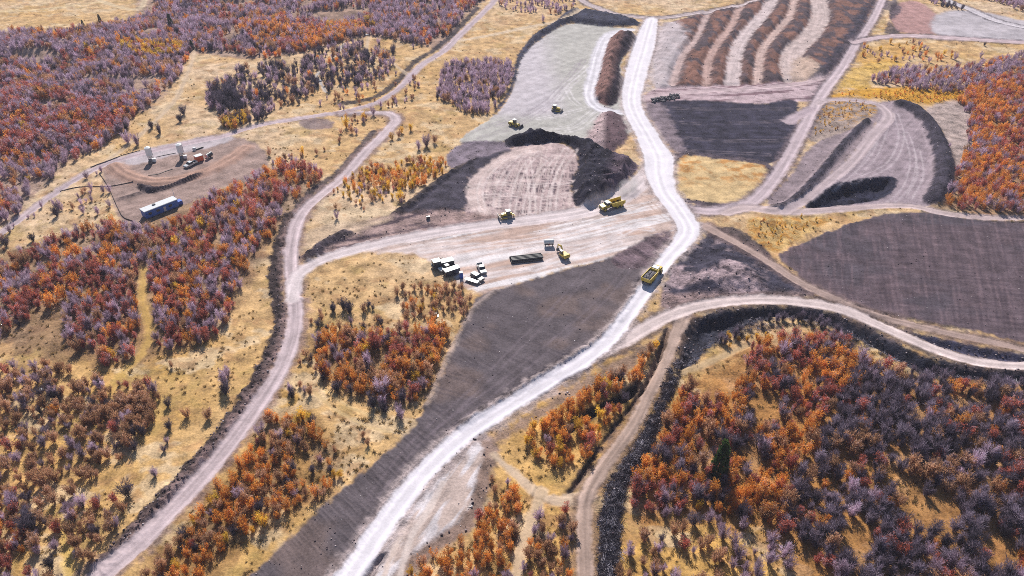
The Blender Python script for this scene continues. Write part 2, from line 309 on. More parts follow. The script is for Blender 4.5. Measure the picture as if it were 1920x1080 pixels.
# pale turnout by the bottom
d = poly([(890,825),(905,850),(890,905),(880,950),(840,990),(780,1030),(730,1090),(690,1200),(650,1200),(700,1050),(770,950),(840,870)])
c = mixc(np.broadcast_to(C(206, 184, 176), A.shape), C(226, 216, 220), sm(.42, .58, strk(wang((770,1000),(880,860)), 12, 1.3, 3)))
lay(d+3.5, C(150, 126, 118), 1, 1, 2, 'dirt_slope', .95, .7); lay(d, c, .8, .6, 2, 'gravel_pad', 1, .4, 1, .6)
d = poly([(668,1090),(700,1045),(728,1035),(715,1060),(690,1100),(670,1130)]); lay(d, C(56, 50, 58), .5, .5, 1, None, .95, 1); bump(d, -1.6, 1.6)
# camp pad of the left
d = poly([(196,312),(270,284),(390,262),(440,258),(492,278),(504,310),(482,336),(420,352),(340,388),(240,418),(214,378)])
c = C(176, 150, 142)*(.70+.48*strk(wang((260,380),(480,310)), 20, 1.3, 3))[..., None]
m = lay(d, c, 1, 1.2, 3, 'dirt_pad', 1, .5, 1, .5)
lay(poly([(210,300),(280,278),(390,258),(440,258),(400,275),(300,297),(250,310)], 8), C(206, 194, 200), 1.2, 1, 2, None, .9, .3)
D, S, L, _ = dist(crom([(215,312),(235,328),(270,340),(310,341),(350,334),(400,318),(440,295),(460,280)], 8), 12)
lay(3.6-D, C(194, 156, 140)*(.8+.4*fbm(L/.8, S/12, 3, 2))[..., None], 2, 1.6, 3, None, .9, .4); Z += .9*sm(4, 1, D)*(1-.5*sm(1.5, 0, D))
d = poly([(262,346),(300,352),(345,338),(380,326),(372,334),(330,350),(290,362),(262,358)]); lay(d, C(62, 54, 62), .6, .6, 1.5, 'spoil_bank', 1, 1); bump(d, 1.6, 2)
D, S, L, _ = dist(crom([(224,374),(250,366),(280,358)], 4), 10); lay(1.0-D, C(110, 96, 98), .6, .8, 1, None, .8, 1); Z += .6*sm(2, .2, D)
lay(poly([(560,225),(600,220),(625,228),(618,240),(575,242)], 8), C(130, 112, 122), 1, 1, 2, None, .8, .6)
# eroded gully and bare soil along the left road
D, S, L, _ = dist(crom([(160,1180),(178,1090),(250,1000),(330,915),(400,835),(455,760),(495,690),(518,640),(525,590),(516,545),(518,490),(530,440),(545,405)], 6), 14)
m = lay(2.1-D, C(78, 66, 66)*(.6+.8*n_fin)[..., None], .6, 1.1, 1.6, 'spoil_bank', 1, 1); Z += .9*sm(4, .3, D)*(n_fin*2-.4); rocky(m, .12, .8)
D, S, L, _ = dist(crom([(556,398),(585,362),(635,322),(680,270),(700,245)], 6), 12); m = lay(1.9-D, C(80, 72, 80)*(.6+.8*n_fin)[..., None], .6, 1, 1.6, None, .9, 1); rocky(m, .4, .8)
D, S, L, _ = dist(crom([(896,14),(850,62),(815,92),(775,118),(745,150),(700,180),(640,192)], 6), 12); m = lay(2.0-D, C(62, 58, 68), .6, 1, 1.6, None, .9, 1); rocky(m, .5, .9)

def tracks_(lines, col, wd=.55, a=.75, gap=2.2):
    for ln in lines:
        D, S, L, _ = dist(crom(ln, 6), 5)
        lay(wd*.5-np.abs(D-gap/2), col, .45, .35, 2.5, None, a, .3, 0)
# ------------------------------------------------------------------ roads and tracks
tracks_([[(1078,282),(1052,318),(1040,360),(1036,398)],[(1062,278),(1046,310),(1024,360),(1018,400)],[(930,386),(936,350),(956,315),(990,282)],[(960,400),(968,350),(985,312),(1010,285)],[(1000,400),(996,350),(990,300)],[(985,400),(1000,340),(1040,292)],
  [(905,395),(900,360),(912,330),(940,300)],[(880,352),(930,344),(1000,348),(1070,340)],[(886,372),(950,366),(1020,372),(1075,362)],[(1030,300),(1000,288),(960,296),(930,320)]], C(232, 214, 212))
tracks_([[(880,246),(940,228),(1000,205),(1040,180),(1070,150),(1095,112)],[(900,258),(960,238),(1012,212),(1050,182),(1078,152)],[(935,236),(990,212),(1030,186),(1062,150),(1085,120)]], C(176, 164, 172))
tracks_([[(1035,185),(1060,160),(1090,135),(1108,118)],[(1048,188),(1070,160),(1105,130)],[(1064,168),(1072,185),(1085,196)],[(1040,250),(1085,240),(1110,220),(1128,206)],[(1020,240),(1070,236),(1100,216),(1115,204)],[(1010,222),(1060,212),(1100,202)]], C(236, 228, 230))
tracks_([[(1290,440),(1240,400),(1200,370),(1150,390),(1060,420),(960,440)],[(1270,420),(1210,410),(1140,430),(1050,450),(960,458)],[(1240,440),(1160,440),(1080,470),(1000,500)],[(1250,380),(1225,360),(1190,366),(1130,400)],[(800,455),(900,448),(1000,440),(1100,420),(1200,385)]], C(190, 164, 154), .6, .6)
tracks_([[(790,470),(900,460),(1000,450),(1120,425),(1220,430)],[(880,520),(960,510),(1060,490),(1160,455)],[(860,480),(930,470),(1020,462),(1090,462),(1160,440)],[(1000,505),(1060,480),(1140,452),(1200,420)]], C(238, 226, 228), .8, .7)
for k_ in range(17):
    x_ = 1500+k_*27+((k_*37) % 11); tracks_([[(x_-14,412+max(0,(1640-x_)*.25)),(x_,480),(x_+10,540),(x_+22,600+max(0,(x_-1640)*.16))]], C(78, 66, 76), .5, .5, 1.7)
for k_ in range(9):
    y_ = 430+k_*18; tracks_([[(1500+((k_*53) % 90),y_+26),(1640,y_+8),(1780,y_+4),(1940,y_+14)]], C(84, 72, 80), .45, .45, 1.7)
for k_ in range(10):
    y_ = 545+k_*30; tracks_([[(905-k_*18,y_),(960-k_*18,y_+14),(1030-k_*22,y_+34),(1110-k_*30,y_+60)]], C(80, 72, 80), .4, .5, 1.6)
tracks_([[(1180,500),(1120,570),(1040,640),(940,720),(820,810)],[(1100,510),(1040,580),(960,660),(880,740),(780,830),(700,930)],[(1230,200),(1300,204),(1400,206),(1480,204)],[(1240,225),(1320,232),(1420,230),(1480,226)],[(1260,255),(1340,262),(1420,264),(1470,262)],[(1290,282),(1360,286),(1440,290)]], C(134, 120, 128), .5, .55)
tracks_([[(1640,260),(1600,320),(1560,350)],[(1680,215),(1690,260),(1665,310),(1600,340)],[(1700,250),(1712,300),(1700,350),(1670,380)],[(1660,240),(1640,290),(1610,325)],[(1720,280),(1725,330),(1705,370)]], C(206, 190, 196))
def road(name, pts, col, soft=.7, rut=.5, namp=.5, alpha=1, grit=.25, cut=0.0, edge=None):
    P = crom([p[:2] for p in pts], 8); W = np.interp(np.linspace(0, len(pts)-1, len(P)), np.arange(len(pts)), [p[2] for p in pts])
    D, S, L, Wd = dist(P, 16, False, W/2)
    e = Wd-D
    if edge is not None: lay(e+1.6, edge, 1.3, 1.5, 2.5, None, .8, .8)
    r = 1-rut*.5+rut*fbm(L/.75+50, S/18, 3, 3)
    # two wheel lines, worn pale, with a faint darker crown between them
    u = np.abs(L); tr = np.exp(-((u-1.35)/.5)**2)
    cc = col*(r*(1+.16*tr-.10*np.exp(-(u/.5)**2)))[..., None]
    m = lay(e, cc, soft, namp, 2.2, name, alpha, grit, 1, .6*alpha)
    global Z
    Z = Z-m*cut-.07*m*tr
    # low berm of bladed dirt at the shoulder
    Z += alpha*.35*np.exp(-((D-Wd-.5)/.5)**2)*n_fin
road('creek', [(645,82,1.6),(632,98,1.8),(618,114,1.6),(603,130,1.8),(594,143,2.2),(604,160,1.8),(612,172,1.4)], C(206, 200, 200), .4, .9, .8, .9)
tanr = C(206, 184, 178)
road('dirt_track', [(365,88,2.4),(355,130,2.4),(330,185,2.4),(300,220,2.4),(262,252,2.4),(205,300,2.4)], C(220, 194, 168), .8, .7, .6, .8)
road('dirt_track', [(690,70,2),(690,100,2),(725,110,2),(745,125,2),(768,142,2)], C(214, 190, 166), .8, .4, .5, .8)
road('dirt_track', [(856,76,4),(920,65,4),(990,50,4),(1060,37,4),(1095,18,4)], C(226, 202, 176), 1, .4, .8, .85)
road('dirt_track', [(272,500,2.4),(267,560,2.4),(280,620,2.4),(266,660,2.4),(238,690,2.4),(205,735,2)], C(218, 178, 104), 1, .3, .6, .8)
road('dirt_track', [(95,950,1.6),(120,1000,1.8),(130,1060,2),(132,1190,2)], C(226, 190, 110), .8, .3, .5, .8)
road('dirt_track', [(590,735,.9),(625,765,.9),(680,795,.9),(730,810,.9)], C(228, 196, 146), .4, .2, .3, .7)
road('dirt_track', [(600,722,.9),(650,758,.9),(710,785,.9)], C(228, 196, 146), .4, .2, .3, .7)
road('dirt_track', [(-300,40,5),(0,22,3),(120,12,3),(190,4,3)], C(228, 204, 160), 1.5, .3, 1, .7)
road('dirt_track', [(120,-30,4),(200,6,4),(262,16,4),(275,-30,4)], C(228, 206, 172), 1.5, .3, 1, .7)
road('road', [(945,-60,4.6),(930,-5,4.6),(908,22,4.6),(862,65,4.8),(832,95,4.8),(790,122,4.6),(766,146,4.4),(745,166,4),(715,186,4),(690,196,4),(640,208,4),(560,222,4),(480,238,4),(420,255,4.4),(380,263,4.6),(280,284,4.6),(200,308,4.2),(130,345,4),(60,395,4),(0,440,4),(-120,520,4),(-400,700,4)], C(200, 180, 186), .7, .6, .6)
road('road', [(150,1190,5),(184,1090,5),(262,1018,4.9),(340,938,4.8),(420,848,4.8),(480,765,4.8),(522,700,4.8),(546,640,4.6),(554,590,4.6),(550,540,4.8),(545,490,4.8),(549,450,4.8),(562,410,4.6),(592,375,4.4),(640,335,4.4),(690,280,4.6),(730,240,4.8),(742,224,4.8),(728,212,4.4),(690,209,3.6),(640,212,3)], C(208, 188, 192), .6, .7, .5, edge=C(150, 124, 122))
road('dirt_track', [(1180,190,6),(1240,180,6),(1300,173,5),(1400,167,5),(1480,160,5),(1545,146,5),(1572,136,5)], C(206, 182, 186), 1.2, .6, 1, .85)
road('road', [(1070,-30,5),(1090,0,5),(1120,14,5),(1165,28,5),(1235,34,5),(1300,26,5),(1380,11,5),(1450,-8,5),(1560,-45,5)], C(206, 188, 190), .8, .4, .6, edge=C(80, 70, 78))
road('road', [(1280,392,5),(1350,396,5.5),(1402,383,5.5),(1440,350,5.2),(1475,300,5.2),(1500,252,5.2),(1525,205,5.2),(1550,165,5.4),(1580,125,5),(1603,85,5),(1620,62,4.6),(1637,36,4.6),(1660,-12,4.6),(1690,-70,4.6)], C(206, 186, 192), .8, .5, .6, edge=C(120, 104, 112))
road('dirt_track', [(1480,228,7),(1500,215,6),(1520,205,5)], C(190, 170, 178), 1, .4, .6)
road('road', [(1360,400,4.6),(1400,390,5.5),(1470,397,5),(1540,394,4.6),(1620,388,4),(1700,386,4),(1760,398,4),(1830,408,3.4),(1930,412,3.2),(2150,418,3)], C(206, 184, 184), .8, .5, .6)
road('road', [(1470,396,4),(1510,374,4),(1560,335,4.4),(1600,300,4.6),(1640,250,5.5),(1665,220,5.5),(1655,202,5),(1640,195,4.6),(1600,189,4.4),(1550,188,4.2),(1535,195,4)], C(200, 180, 184), .8, .5, .6)
road('road', [(1598,80,5),(1640,71,5),(1700,66,7),(1800,72,7),(1930,80,6),(2150,90,6)], C(212, 188, 192), .8, .4, .6, edge=C(90, 78, 88))
road('road', [(1730,-40,6),(1772,-2,6),(1822,20,6),(1870,40,6),(1930,54,6),(2100,90,6)], C(216, 206, 212), .8, .4, .6, edge=C(90, 82, 90))
road('dirt_track', [(1325,425,4.2),(1380,455,3.4),(1440,490,3.4),(1500,530,3.4),(1560,558,3.2),(1620,582,3),(1700,604,2.8),(1800,628,2.8),(1930,658,2.8),(2120,705,2.8)], C(186, 160, 152), .6, .6, .5, edge=C(120, 100, 100))
road('dirt_track', [(925,852,1.6),(970,890,2.2),(1010,928,2.2),(1060,938,3.2),(1105,925,3.8)], C(214, 188, 164), .6, .6, .5, .95)
road('dirt_track', [(1016,922,3),(996,978,2.8),(978,1030,2.8),(965,1090,2.8),(940,1190,2.8)], C(216, 188, 158), .6, .5, .5, .95)
road('dirt_track', [(1282,590,5),(1264,635,3.2),(1242,690,3.2),(1216,740,3.2),(1186,800,3),(1150,850,3.2),(1118,895,3.6),(1098,940,3.4),(1096,1000,3.2),(1098,1090,3.2),(1098,1190,3.2)], C(190, 164, 152), .5, .9, .5, edge=C(140, 114, 100))
road('dirt_track', [(1262,700,2.6),(1320,682,2.4),(1380,655,2),(1410,645,1.6)], C(206, 176, 138), .7, .3, .5, .9)
road('haul_road', [(548,560,4.6),(556,520,4.8),(580,498,5),(622,480,5.2),(700,460,5.6),(800,440,6),(900,425,6.5),(1000,412,7),(1090,398,8),(1150,378,9),(1195,348,9),(1228,312,9)], C(226, 210, 212), .9, .45, .7)
road('haul_road', [(1060,700,4.4),(1105,668,4.6),(1160,643,4.8),(1230,604,5),(1290,580,5),(1360,567,4.8),(1440,562,4.6),(1520,568,4.4),(1580,580,4.2),(1650,608,3.9),(1720,640,3.7),(1790,667,3.6),(1850,681,3.6),(1930,687,3.6),(2120,694,3.6)], C(226, 206, 204), .6, .45, .5, edge=C(112, 96, 96))
road('haul_road', [(1182,56,6),(1140,66,6.5),(1122,100,7),(1112,140,6.5),(1104,180,5),(1125,204,6),(1180,212,6)], C(232, 226, 234), 1, .3, .8)
road('dirt_track', [(745,1100,1.6),(770,1010,1.5),(800,960,1.4),(830,905,1.4)], C(228, 210, 204), .4, .4, .3, .9)
road('dirt_track', [(712,1100,1.3),(742,1020,1.3),(758,985,1.3)], C(228, 206, 196), .4, .4, .3, .9)
road('haul_road', [(575,1190,5.4),(648,1090,5.3),(700,1012,5.2),(757,932,5.2),(815,865,5.2),(880,808,5.1),(960,757,5),(1040,707,5),(1100,671,5),(1146,632,4.6),(1178,590,4.5),(1213,540,4.5),(1245,492,5),(1278,455,6.5),(1291,428,8),(1272,394,8),(1248,362,8.5),(1236,325,11),(1234,295,12.5),(1216,258,10),(1192,216,9),(1184,185,9),(1192,140,11),(1206,92,12),(1216,55,10),(1222,36,7)], C(246, 238, 246), .5, .16, .5, grit=.13, edge=C(190, 172, 172))
A = np.clip(A, .006, .86)

# ------------------------------------------------------------------ ground lookup
def ground_z(x, y):
    px, py = pxl(x, y)
    fc = np.interp(px, cols, np.arange(NC)); fr = np.interp(py, rows, np.arange(NR))
    i = np.clip(np.floor(fr).astype(int), 0, NR-2); j = np.clip(np.floor(fc).astype(int), 0, NC-2)
    a = fr-i; b = fc-j
    return (Z[i, j]*(1-a)*(1-b)+Z[i+1, j]*a*(1-b)+Z[i, j+1]*(1-a)*b+Z[i+1, j+1]*a*b)
def look(M, px, py):
    return M[np.clip(np.searchsorted(rows, py), 0, NR-1), np.clip(np.searchsorted(cols, px), 0, NC-1)]
def at(px, py):
    x, y = gx(px, py)
    for _ in range(4):
        z = float(ground_z(x, y)); a = (px-960)/F; b = (py-540)/F; t = (H-z)/(sT+b*cT); x, y = a*t, (cT-b*sT)*t
    return Vector((float(x), float(y), float(ground_z(x, y))))

# ------------------------------------------------------------------ materials
def newmat(name):
    m = bpy.data.materials.new(name); m.use_nodes = True; n = m.node_tree; n.nodes.clear()
    o = n.nodes.new('ShaderNodeOutputMaterial'); return m, n, o
def N(n, t, **kw):
    x = n.nodes.new(t)
    for k, v in kw.items(): setattr(x, k, v)
    return x
def soil_mat():
    m, n, o = newmat('soil'); L = n.links.new
    b = N(n, 'ShaderNodeBsdfPrincipled'); b.inputs['Roughness'].default_value = .95; b.inputs['Specular IOR Level'].default_value = .08
    a = N(n, 'ShaderNodeAttribute', attribute_name='alb'); g = N(n, 'ShaderNodeAttribute', attribute_name='grit')
    tc = N(n, 'ShaderNodeTexCoord')
    n1 = N(n, 'ShaderNodeTexNoise'); n1.inputs['Scale'].default_value = 1.6; n1.inputs['Detail'].default_value = 5; n1.inputs['Roughness'].default_value = .7
    n2 = N(n, 'ShaderNodeTexNoise'); n2.inputs['Scale'].default_value = .22; n2.inputs['Detail'].default_value = 4
    L(tc.outputs['Object'], n1.inputs['Vector']); L(tc.outputs['Object'], n2.inputs['Vector'])
    ad = N(n, 'ShaderNodeMath', operation='ADD'); L(n1.outputs[0], ad.inputs[0]); L(n2.outputs[0], ad.inputs[1])
    sb = N(n, 'ShaderNodeMath', operation='SUBTRACT'); L(ad.outputs[0], sb.inputs[0]); sb.inputs[1].default_value = 1.0
    ml = N(n, 'ShaderNodeMath', operation='MULTIPLY'); L(sb.outputs[0], ml.inputs[0]); L(g.outputs['Fac'], ml.inputs[1])
    ma = N(n, 'ShaderNodeMath', operation='MULTIPLY_ADD'); L(ml.outputs[0], ma.inputs[0]); ma.inputs[1].default_value = 2.9; ma.inputs[2].default_value = 1.0
    cl = N(n, 'ShaderNodeClamp'); cl.inputs['Min'].default_value = .35; cl.inputs['Max'].default_value = 1.7; L(ma.outputs[0], cl.inputs['Value'])
    vm = N(n, 'ShaderNodeVectorMath', operation='SCALE'); L(a.outputs['Color'], vm.inputs[0]); L(cl.outputs[0], vm.inputs['Scale'])
    L(vm.outputs[0], b.inputs['Base Color'])
    bp = N(n, 'ShaderNodeBump'); bp.inputs['Distance'].default_value = .5
    bs = N(n, 'ShaderNodeMath', operation='MULTIPLY'); L(g.outputs['Fac'], bs.inputs[0]); bs.inputs[1].default_value = .8
    L(bs.outputs[0], bp.inputs['Strength']); L(n1.outputs[0], bp.inputs['Height']); L(bp.outputs[0], b.inputs['Normal'])
    L(b.outputs[0], o.inputs[0]); return m
SOIL = soil_mat()
def prop(o, **kw):
    for k, v in kw.items(): o[k] = v
    return o
def mesh_np(name, V, Fq, mat, col=None, grit=None, smooth=True):
    me = bpy.data.meshes.new(name); k = Fq.shape[1]
    me.vertices.add(len(V)); me.vertices.foreach_set('co', V.astype(np.float32).ravel())
    me.loops.add(Fq.size); me.loops.foreach_set('vertex_index', Fq.astype(np.int32).ravel())
    me.polygons.add(len(Fq)); me.polygons.foreach_set('loop_start', np.arange(0, Fq.size, k, dtype=np.int32))
    me.update(calc_edges=True)
    if smooth: me.polygons.foreach_set('use_smooth', np.ones(len(Fq), bool))
    if col is not None:
        at_ = me.attributes.new('alb', 'FLOAT_COLOR', 'POINT'); at_.data.foreach_set('color', np.c_[col, np.ones(len(col))].astype(np.float32).ravel())
    if grit is not None:
        at_ = me.attributes.new('grit', 'FLOAT', 'POINT'); at_.data.foreach_set('value', grit.astype(np.float32))
    if mat is not None: me.materials.append(mat)
    return me
VV = np.stack([X, Y, Z], -1).reshape(-1, 3); AA = A.reshape(-1, 3); GG = G.ravel()
q = np.arange(NR*NC).reshape(NR, NC)
FQ = np.stack([q[:-1, :-1], q[1:, :-1], q[1:, 1:], q[:-1, 1:]], -1).reshape(-1, 4)
FI = ID[:-1, :-1].ravel()
for i, nm in enumerate(IDN):
    f = FQ[FI == i]
    if not len(f): continue
    u, inv = np.unique(f, return_inverse=True)
    me = mesh_np(nm, VV[u], inv.reshape(-1, 4), SOIL, AA[u], GG[u])
    o = bpy.data.objects.new(nm, me); COL.objects.link(o); o['kind'] = 'structure'
# ------------------------------------------------------------------ plants
def leaf_mat(name, pal, trans=.35, jit=.5):
    """pal: colours picked per leaf (attribute lv) shifted per plant"""
    m, n, o = newmat(name); L = n.links.new
    a = N(n, 'ShaderNodeAttribute', attribute_name='lv'); r = N(n, 'ShaderNodeAttribute', attribute_name='rnd'); oi = N(n, 'ShaderNodeObjectInfo')
    ad = N(n, 'ShaderNodeMath', operation='ADD'); L(r.outputs['Fac'], ad.inputs[0]); L(oi.outputs['Random'], ad.inputs[1])
    fr = N(n, 'ShaderNodeMath', operation='FRACT'); L(ad.outputs[0], fr.inputs[0])
    ma = N(n, 'ShaderNodeMath', operation='MULTIPLY_ADD'); L(fr.outputs[0], ma.inputs[0]); ma.inputs[1].default_value = jit; L(a.outputs['Fac'], ma.inputs[2])
    sc = N(n, 'ShaderNodeMath', operation='DIVIDE'); L(ma.outputs[0], sc.inputs[0]); sc.inputs[1].default_value = 1+jit
    cr = N(n, 'ShaderNodeValToRGB'); L(sc.outputs[0], cr.inputs[0]); e = cr.color_ramp.elements
    while len(e) < len(pal): e.new(.5)
    for i, c in enumerate(pal):
        e[i].position = i/(len(pal)-1); e[i].color = (*c, 1)
    # overall lightness differs a little from plant to plant
    mu = N(n, 'ShaderNodeMath', operation='MULTIPLY_ADD'); f2 = N(n, 'ShaderNodeMath', operation='MULTIPLY'); L(fr.outputs[0], f2.inputs[0]); f2.inputs[1].default_value = 7.3
    f3 = N(n, 'ShaderNodeMath', operation='FRACT'); L(f2.outputs[0], f3.inputs[0]); L(f3.outputs[0], mu.inputs[0]); mu.inputs[1].default_value = .5; mu.inputs[2].default_value = .75
    vs = N(n, 'ShaderNodeVectorMath', operation='SCALE'); L(cr.outputs[0], vs.inputs[0]); L(mu.outputs[0], vs.inputs['Scale'])
    d = N(n, 'ShaderNodeBsdfDiffuse'); t = N(n, 'ShaderNodeBsdfTranslucent'); mx = N(n, 'ShaderNodeMixShader'); mx.inputs[0].default_value = trans
    L(vs.outputs[0], d.inputs[0]); L(vs.outputs[0], t.inputs[0]); L(d.outputs[0], mx.inputs[1]); L(t.outputs[0], mx.inputs[2]); L(mx.outputs[0], o.inputs[0])
    return m
def P(*cs): return [tuple(np.minimum(srgb(*c)*1.0, .8)) for c in cs]
PAL = {
 'bare': P((116,94,102),(164,138,156),(196,170,190),(222,202,218)),
 'ash': P((66,58,68),(108,94,108),(146,130,148),(186,170,186)),
 'dark': P((52,48,58),(84,76,90),(126,114,128)),
 'red': P((112,74,72),(166,86,70),(190,106,80),(158,118,122),(182,154,160)),
 'orange': P((132,90,66),(196,116,52),(222,146,60),(212,156,92),(174,144,132)),
 'yellow': P((168,128,56),(222,170,64),(240,200,92)),
 'brown': P((112,86,70),(158,118,90),(186,142,108),(176,150,144)),
 'conifer': P((26,40,30),(48,70,40),(84,108,52)),
}
BR_ = {'red': 1.22, 'orange': 1.22, 'yellow': 1.12, 'brown': 1.15}
PAL = {k: [tuple(min(c*BR_.get(k, 1), .8) for c in t) for t in v] for k, v in PAL.items()}
LM = {k: leaf_mat(k+'_foliage', v, .45 if k in ('bare', 'ash', 'dark', 'conifer') else .56) for k, v in PAL.items()}
def bark_mat():
    m, n, o = newmat('bark'); b = N(n, 'ShaderNodeBsdfPrincipled'); t = N(n, 'ShaderNodeTexNoise'); t.inputs['Scale'].default_value = 9
    c = N(n, 'ShaderNodeValToRGB'); c.color_ramp.elements[0].color = (.03, .027, .03, 1); c.color_ramp.elements[1].color = (.10, .09, .095, 1)
    n.links.new(t.outputs[0], c.inputs[0]); n.links.new(c.outputs[0], b.inputs['Base Color']); b.inputs['Roughness'].default_value = .9
    n.links.new(b.outputs[0], o.inputs[0]); return m
BARK = bark_mat()
def unit(v): return v/np.maximum(np.linalg.norm(v, axis=-1, keepdims=True), 1e-6)
def blades(p, d, ln, wd, side):
    """thin four-cornered twigs or leaves at p, along d"""
    s = unit(np.cross(d, side)); a = p-s*wd[:, None]/2; b = p+s*wd[:, None]/2; t = p+d*ln[:, None]
    V = np.stack([a, b, t+s*wd[:, None]*.35, t-s*wd[:, None]*.35], 1).reshape(-1, 3)
    return V, np.arange(len(V)).reshape(-1, 4)
def crown_np(kind, seed, n):
    r = np.random.default_rng(seed)
    # several uneven clumps make the crown
    nl = r.integers(5, 9); ca = r.random(nl)*6.28; cr_ = np.sqrt(r.random(nl))*.62; ch = r.uniform(.75, 1.75, nl); cs = r.uniform(.36, .62, nl)
    ch -= cr_*.55
    if kind == 'conifer':
        h = r.random(n)**1.3; a = r.random(n)*6.28; rad = (1-h)*.62*(.55+.45*r.random(n))+.03
        p = np.stack([np.cos(a)*rad, np.sin(a)*rad, .12+h*2.5], 1)
        d = unit(np.stack([np.cos(a), np.sin(a), r.uniform(-.3, .2, n)], 1)); V, Fq = blades(p, d, r.uniform(.12, .26, n), r.uniform(.08, .16, n), r.normal(size=(n, 3)))
        return V, Fq, np.clip(.25+.5*h+r.normal(0, .2, n), 0, 1)
    # a vase of leaning stems, each a feathery plume of twigs or leaves
    ns = r.integers(9, 14); sa = r.random(ns)*6.28; sl_ = r.uniform(.08, .8, ns); sh = r.uniform(1.25, 2.25, ns)-sl_*.5; sw = r.uniform(.2, .34, ns)
    i = r.integers(0, ns, n); t = r.random(n)**.75*.9+.1; u = r.normal(size=(n, 3)); w_ = sw[i]*(.35+.65*np.sqrt(t))*np.where(t > .85, (1.15-t)/.3, 1)
    p = np.stack([np.cos(sa[i])*sl_[i]*t**.8, np.sin(sa[i])*sl_[i]*t**.8, sh[i]*t], 1)+u*w_[:, None]*np.array([.62, .62, .5]); p[:, 2] = np.maximum(p[:, 2], .02)
    lv = np.clip(.5+.22*r.normal(size=ns)[i]+.33*r.normal(size=n), 0, 1)
    out = np.stack([np.cos(sa[i])*.45+u[:, 0]*.3, np.sin(sa[i])*.45+u[:, 1]*.3, np.full(n, .85)], 1)
    if kind in ('bare', 'ash', 'dark'):
        V, Fq = blades(p-unit(out)*.15, unit(out+r.normal(0, .22, (n, 3))), r.uniform(.2, .46, n), r.uniform(.018, .04, n), r.normal(size=(n, 3)))
    elif kind == 'brown':
        V, Fq = blades(p, unit(out+r.normal(0, .4, (n, 3))), r.uniform(.14, .34, n), r.uniform(.03, .07, n), r.normal(size=(n, 3)))
    else:
        V, Fq = blades(p, unit(out*.8+r.normal(0, .7, (n, 3))), r.uniform(.08, .2, n), r.uniform(.035, .08, n), r.normal(size=(n, 3)))
    return V, Fq, lv
def stems_np(seed, kind):
    r = np.random.default_rng(seed+99); V = []; Fq = []
    def limb(a, b, ra, rb):
        a, b = np.array(a), np.array(b); d = unit((b-a)[None])[0]; s = unit(np.cross(d, [.3, .9, .2])[None])[0]; t = np.cross(d, s); k = len(V)
        for q_, rr in ((a, ra), (b, rb)):
            for j in range(4):
                an = j*1.5708; V.append(q_+rr*(math.cos(an)*s+math.sin(an)*t))
        for j in range(4): Fq.append([k+j, k+(j+1) % 4, k+4+(j+1) % 4, k+4+j])
    if kind == 'conifer': limb((0, 0, -.1), (0, 0, 2.3), .06, .015)
    else:
        for _ in range(r.integers(4, 7)):
            a = r.random()*6.28; lean = r.uniform(.15, .6); b0 = np.array([math.cos(a)*.12, math.sin(a)*.12, -.12]); b1 = np.array([math.cos(a)*lean*.6, math.sin(a)*lean*.6, r.uniform(.55, .9)])
            limb(b0, b1, .045, .03)
            for _ in range(3):
                c = r.normal(0, .25, 3); b2 = b1+np.array([c[0]+math.cos(a)*.15, c[1]+math.sin(a)*.15, r.uniform(.4, .95)]); limb(b1, b2, .026, .008)
    return np.array(V), np.array(Fq)
NVAR = 4
NLEAF = {'bare': 900, 'ash': 950, 'dark': 900, 'red': 900, 'orange': 900, 'yellow': 900, 'brown': 800, 'conifer': 1100}
CR = {}; ST = {}; CM = {}; SM_ = {}
def set_f(me, name, vals, dom='FACE'):
    a = me.attributes.new(name, 'FLOAT', dom); a.data.foreach_set('value', np.asarray(vals, np.float32))
for k in PAL:
    for v in range(NVAR if k != 'conifer' else 2):
        sd_ = hash_seed = sum(map(ord, k))*10+v
        CR[k, v] = crown_np(k, sd_, NLEAF[k]); ST[k, v] = stems_np(sd_, k)
        me = mesh_np('crown', CR[k, v][0], CR[k, v][1], LM[k], smooth=False); set_f(me, 'lv', CR[k, v][2]); set_f(me, 'rnd', np.zeros(len(CR[k, v][2]))); CM[k, v] = me
        SM_[k, v] = mesh_np('trunk', *ST[k, v], BARK, smooth=False)

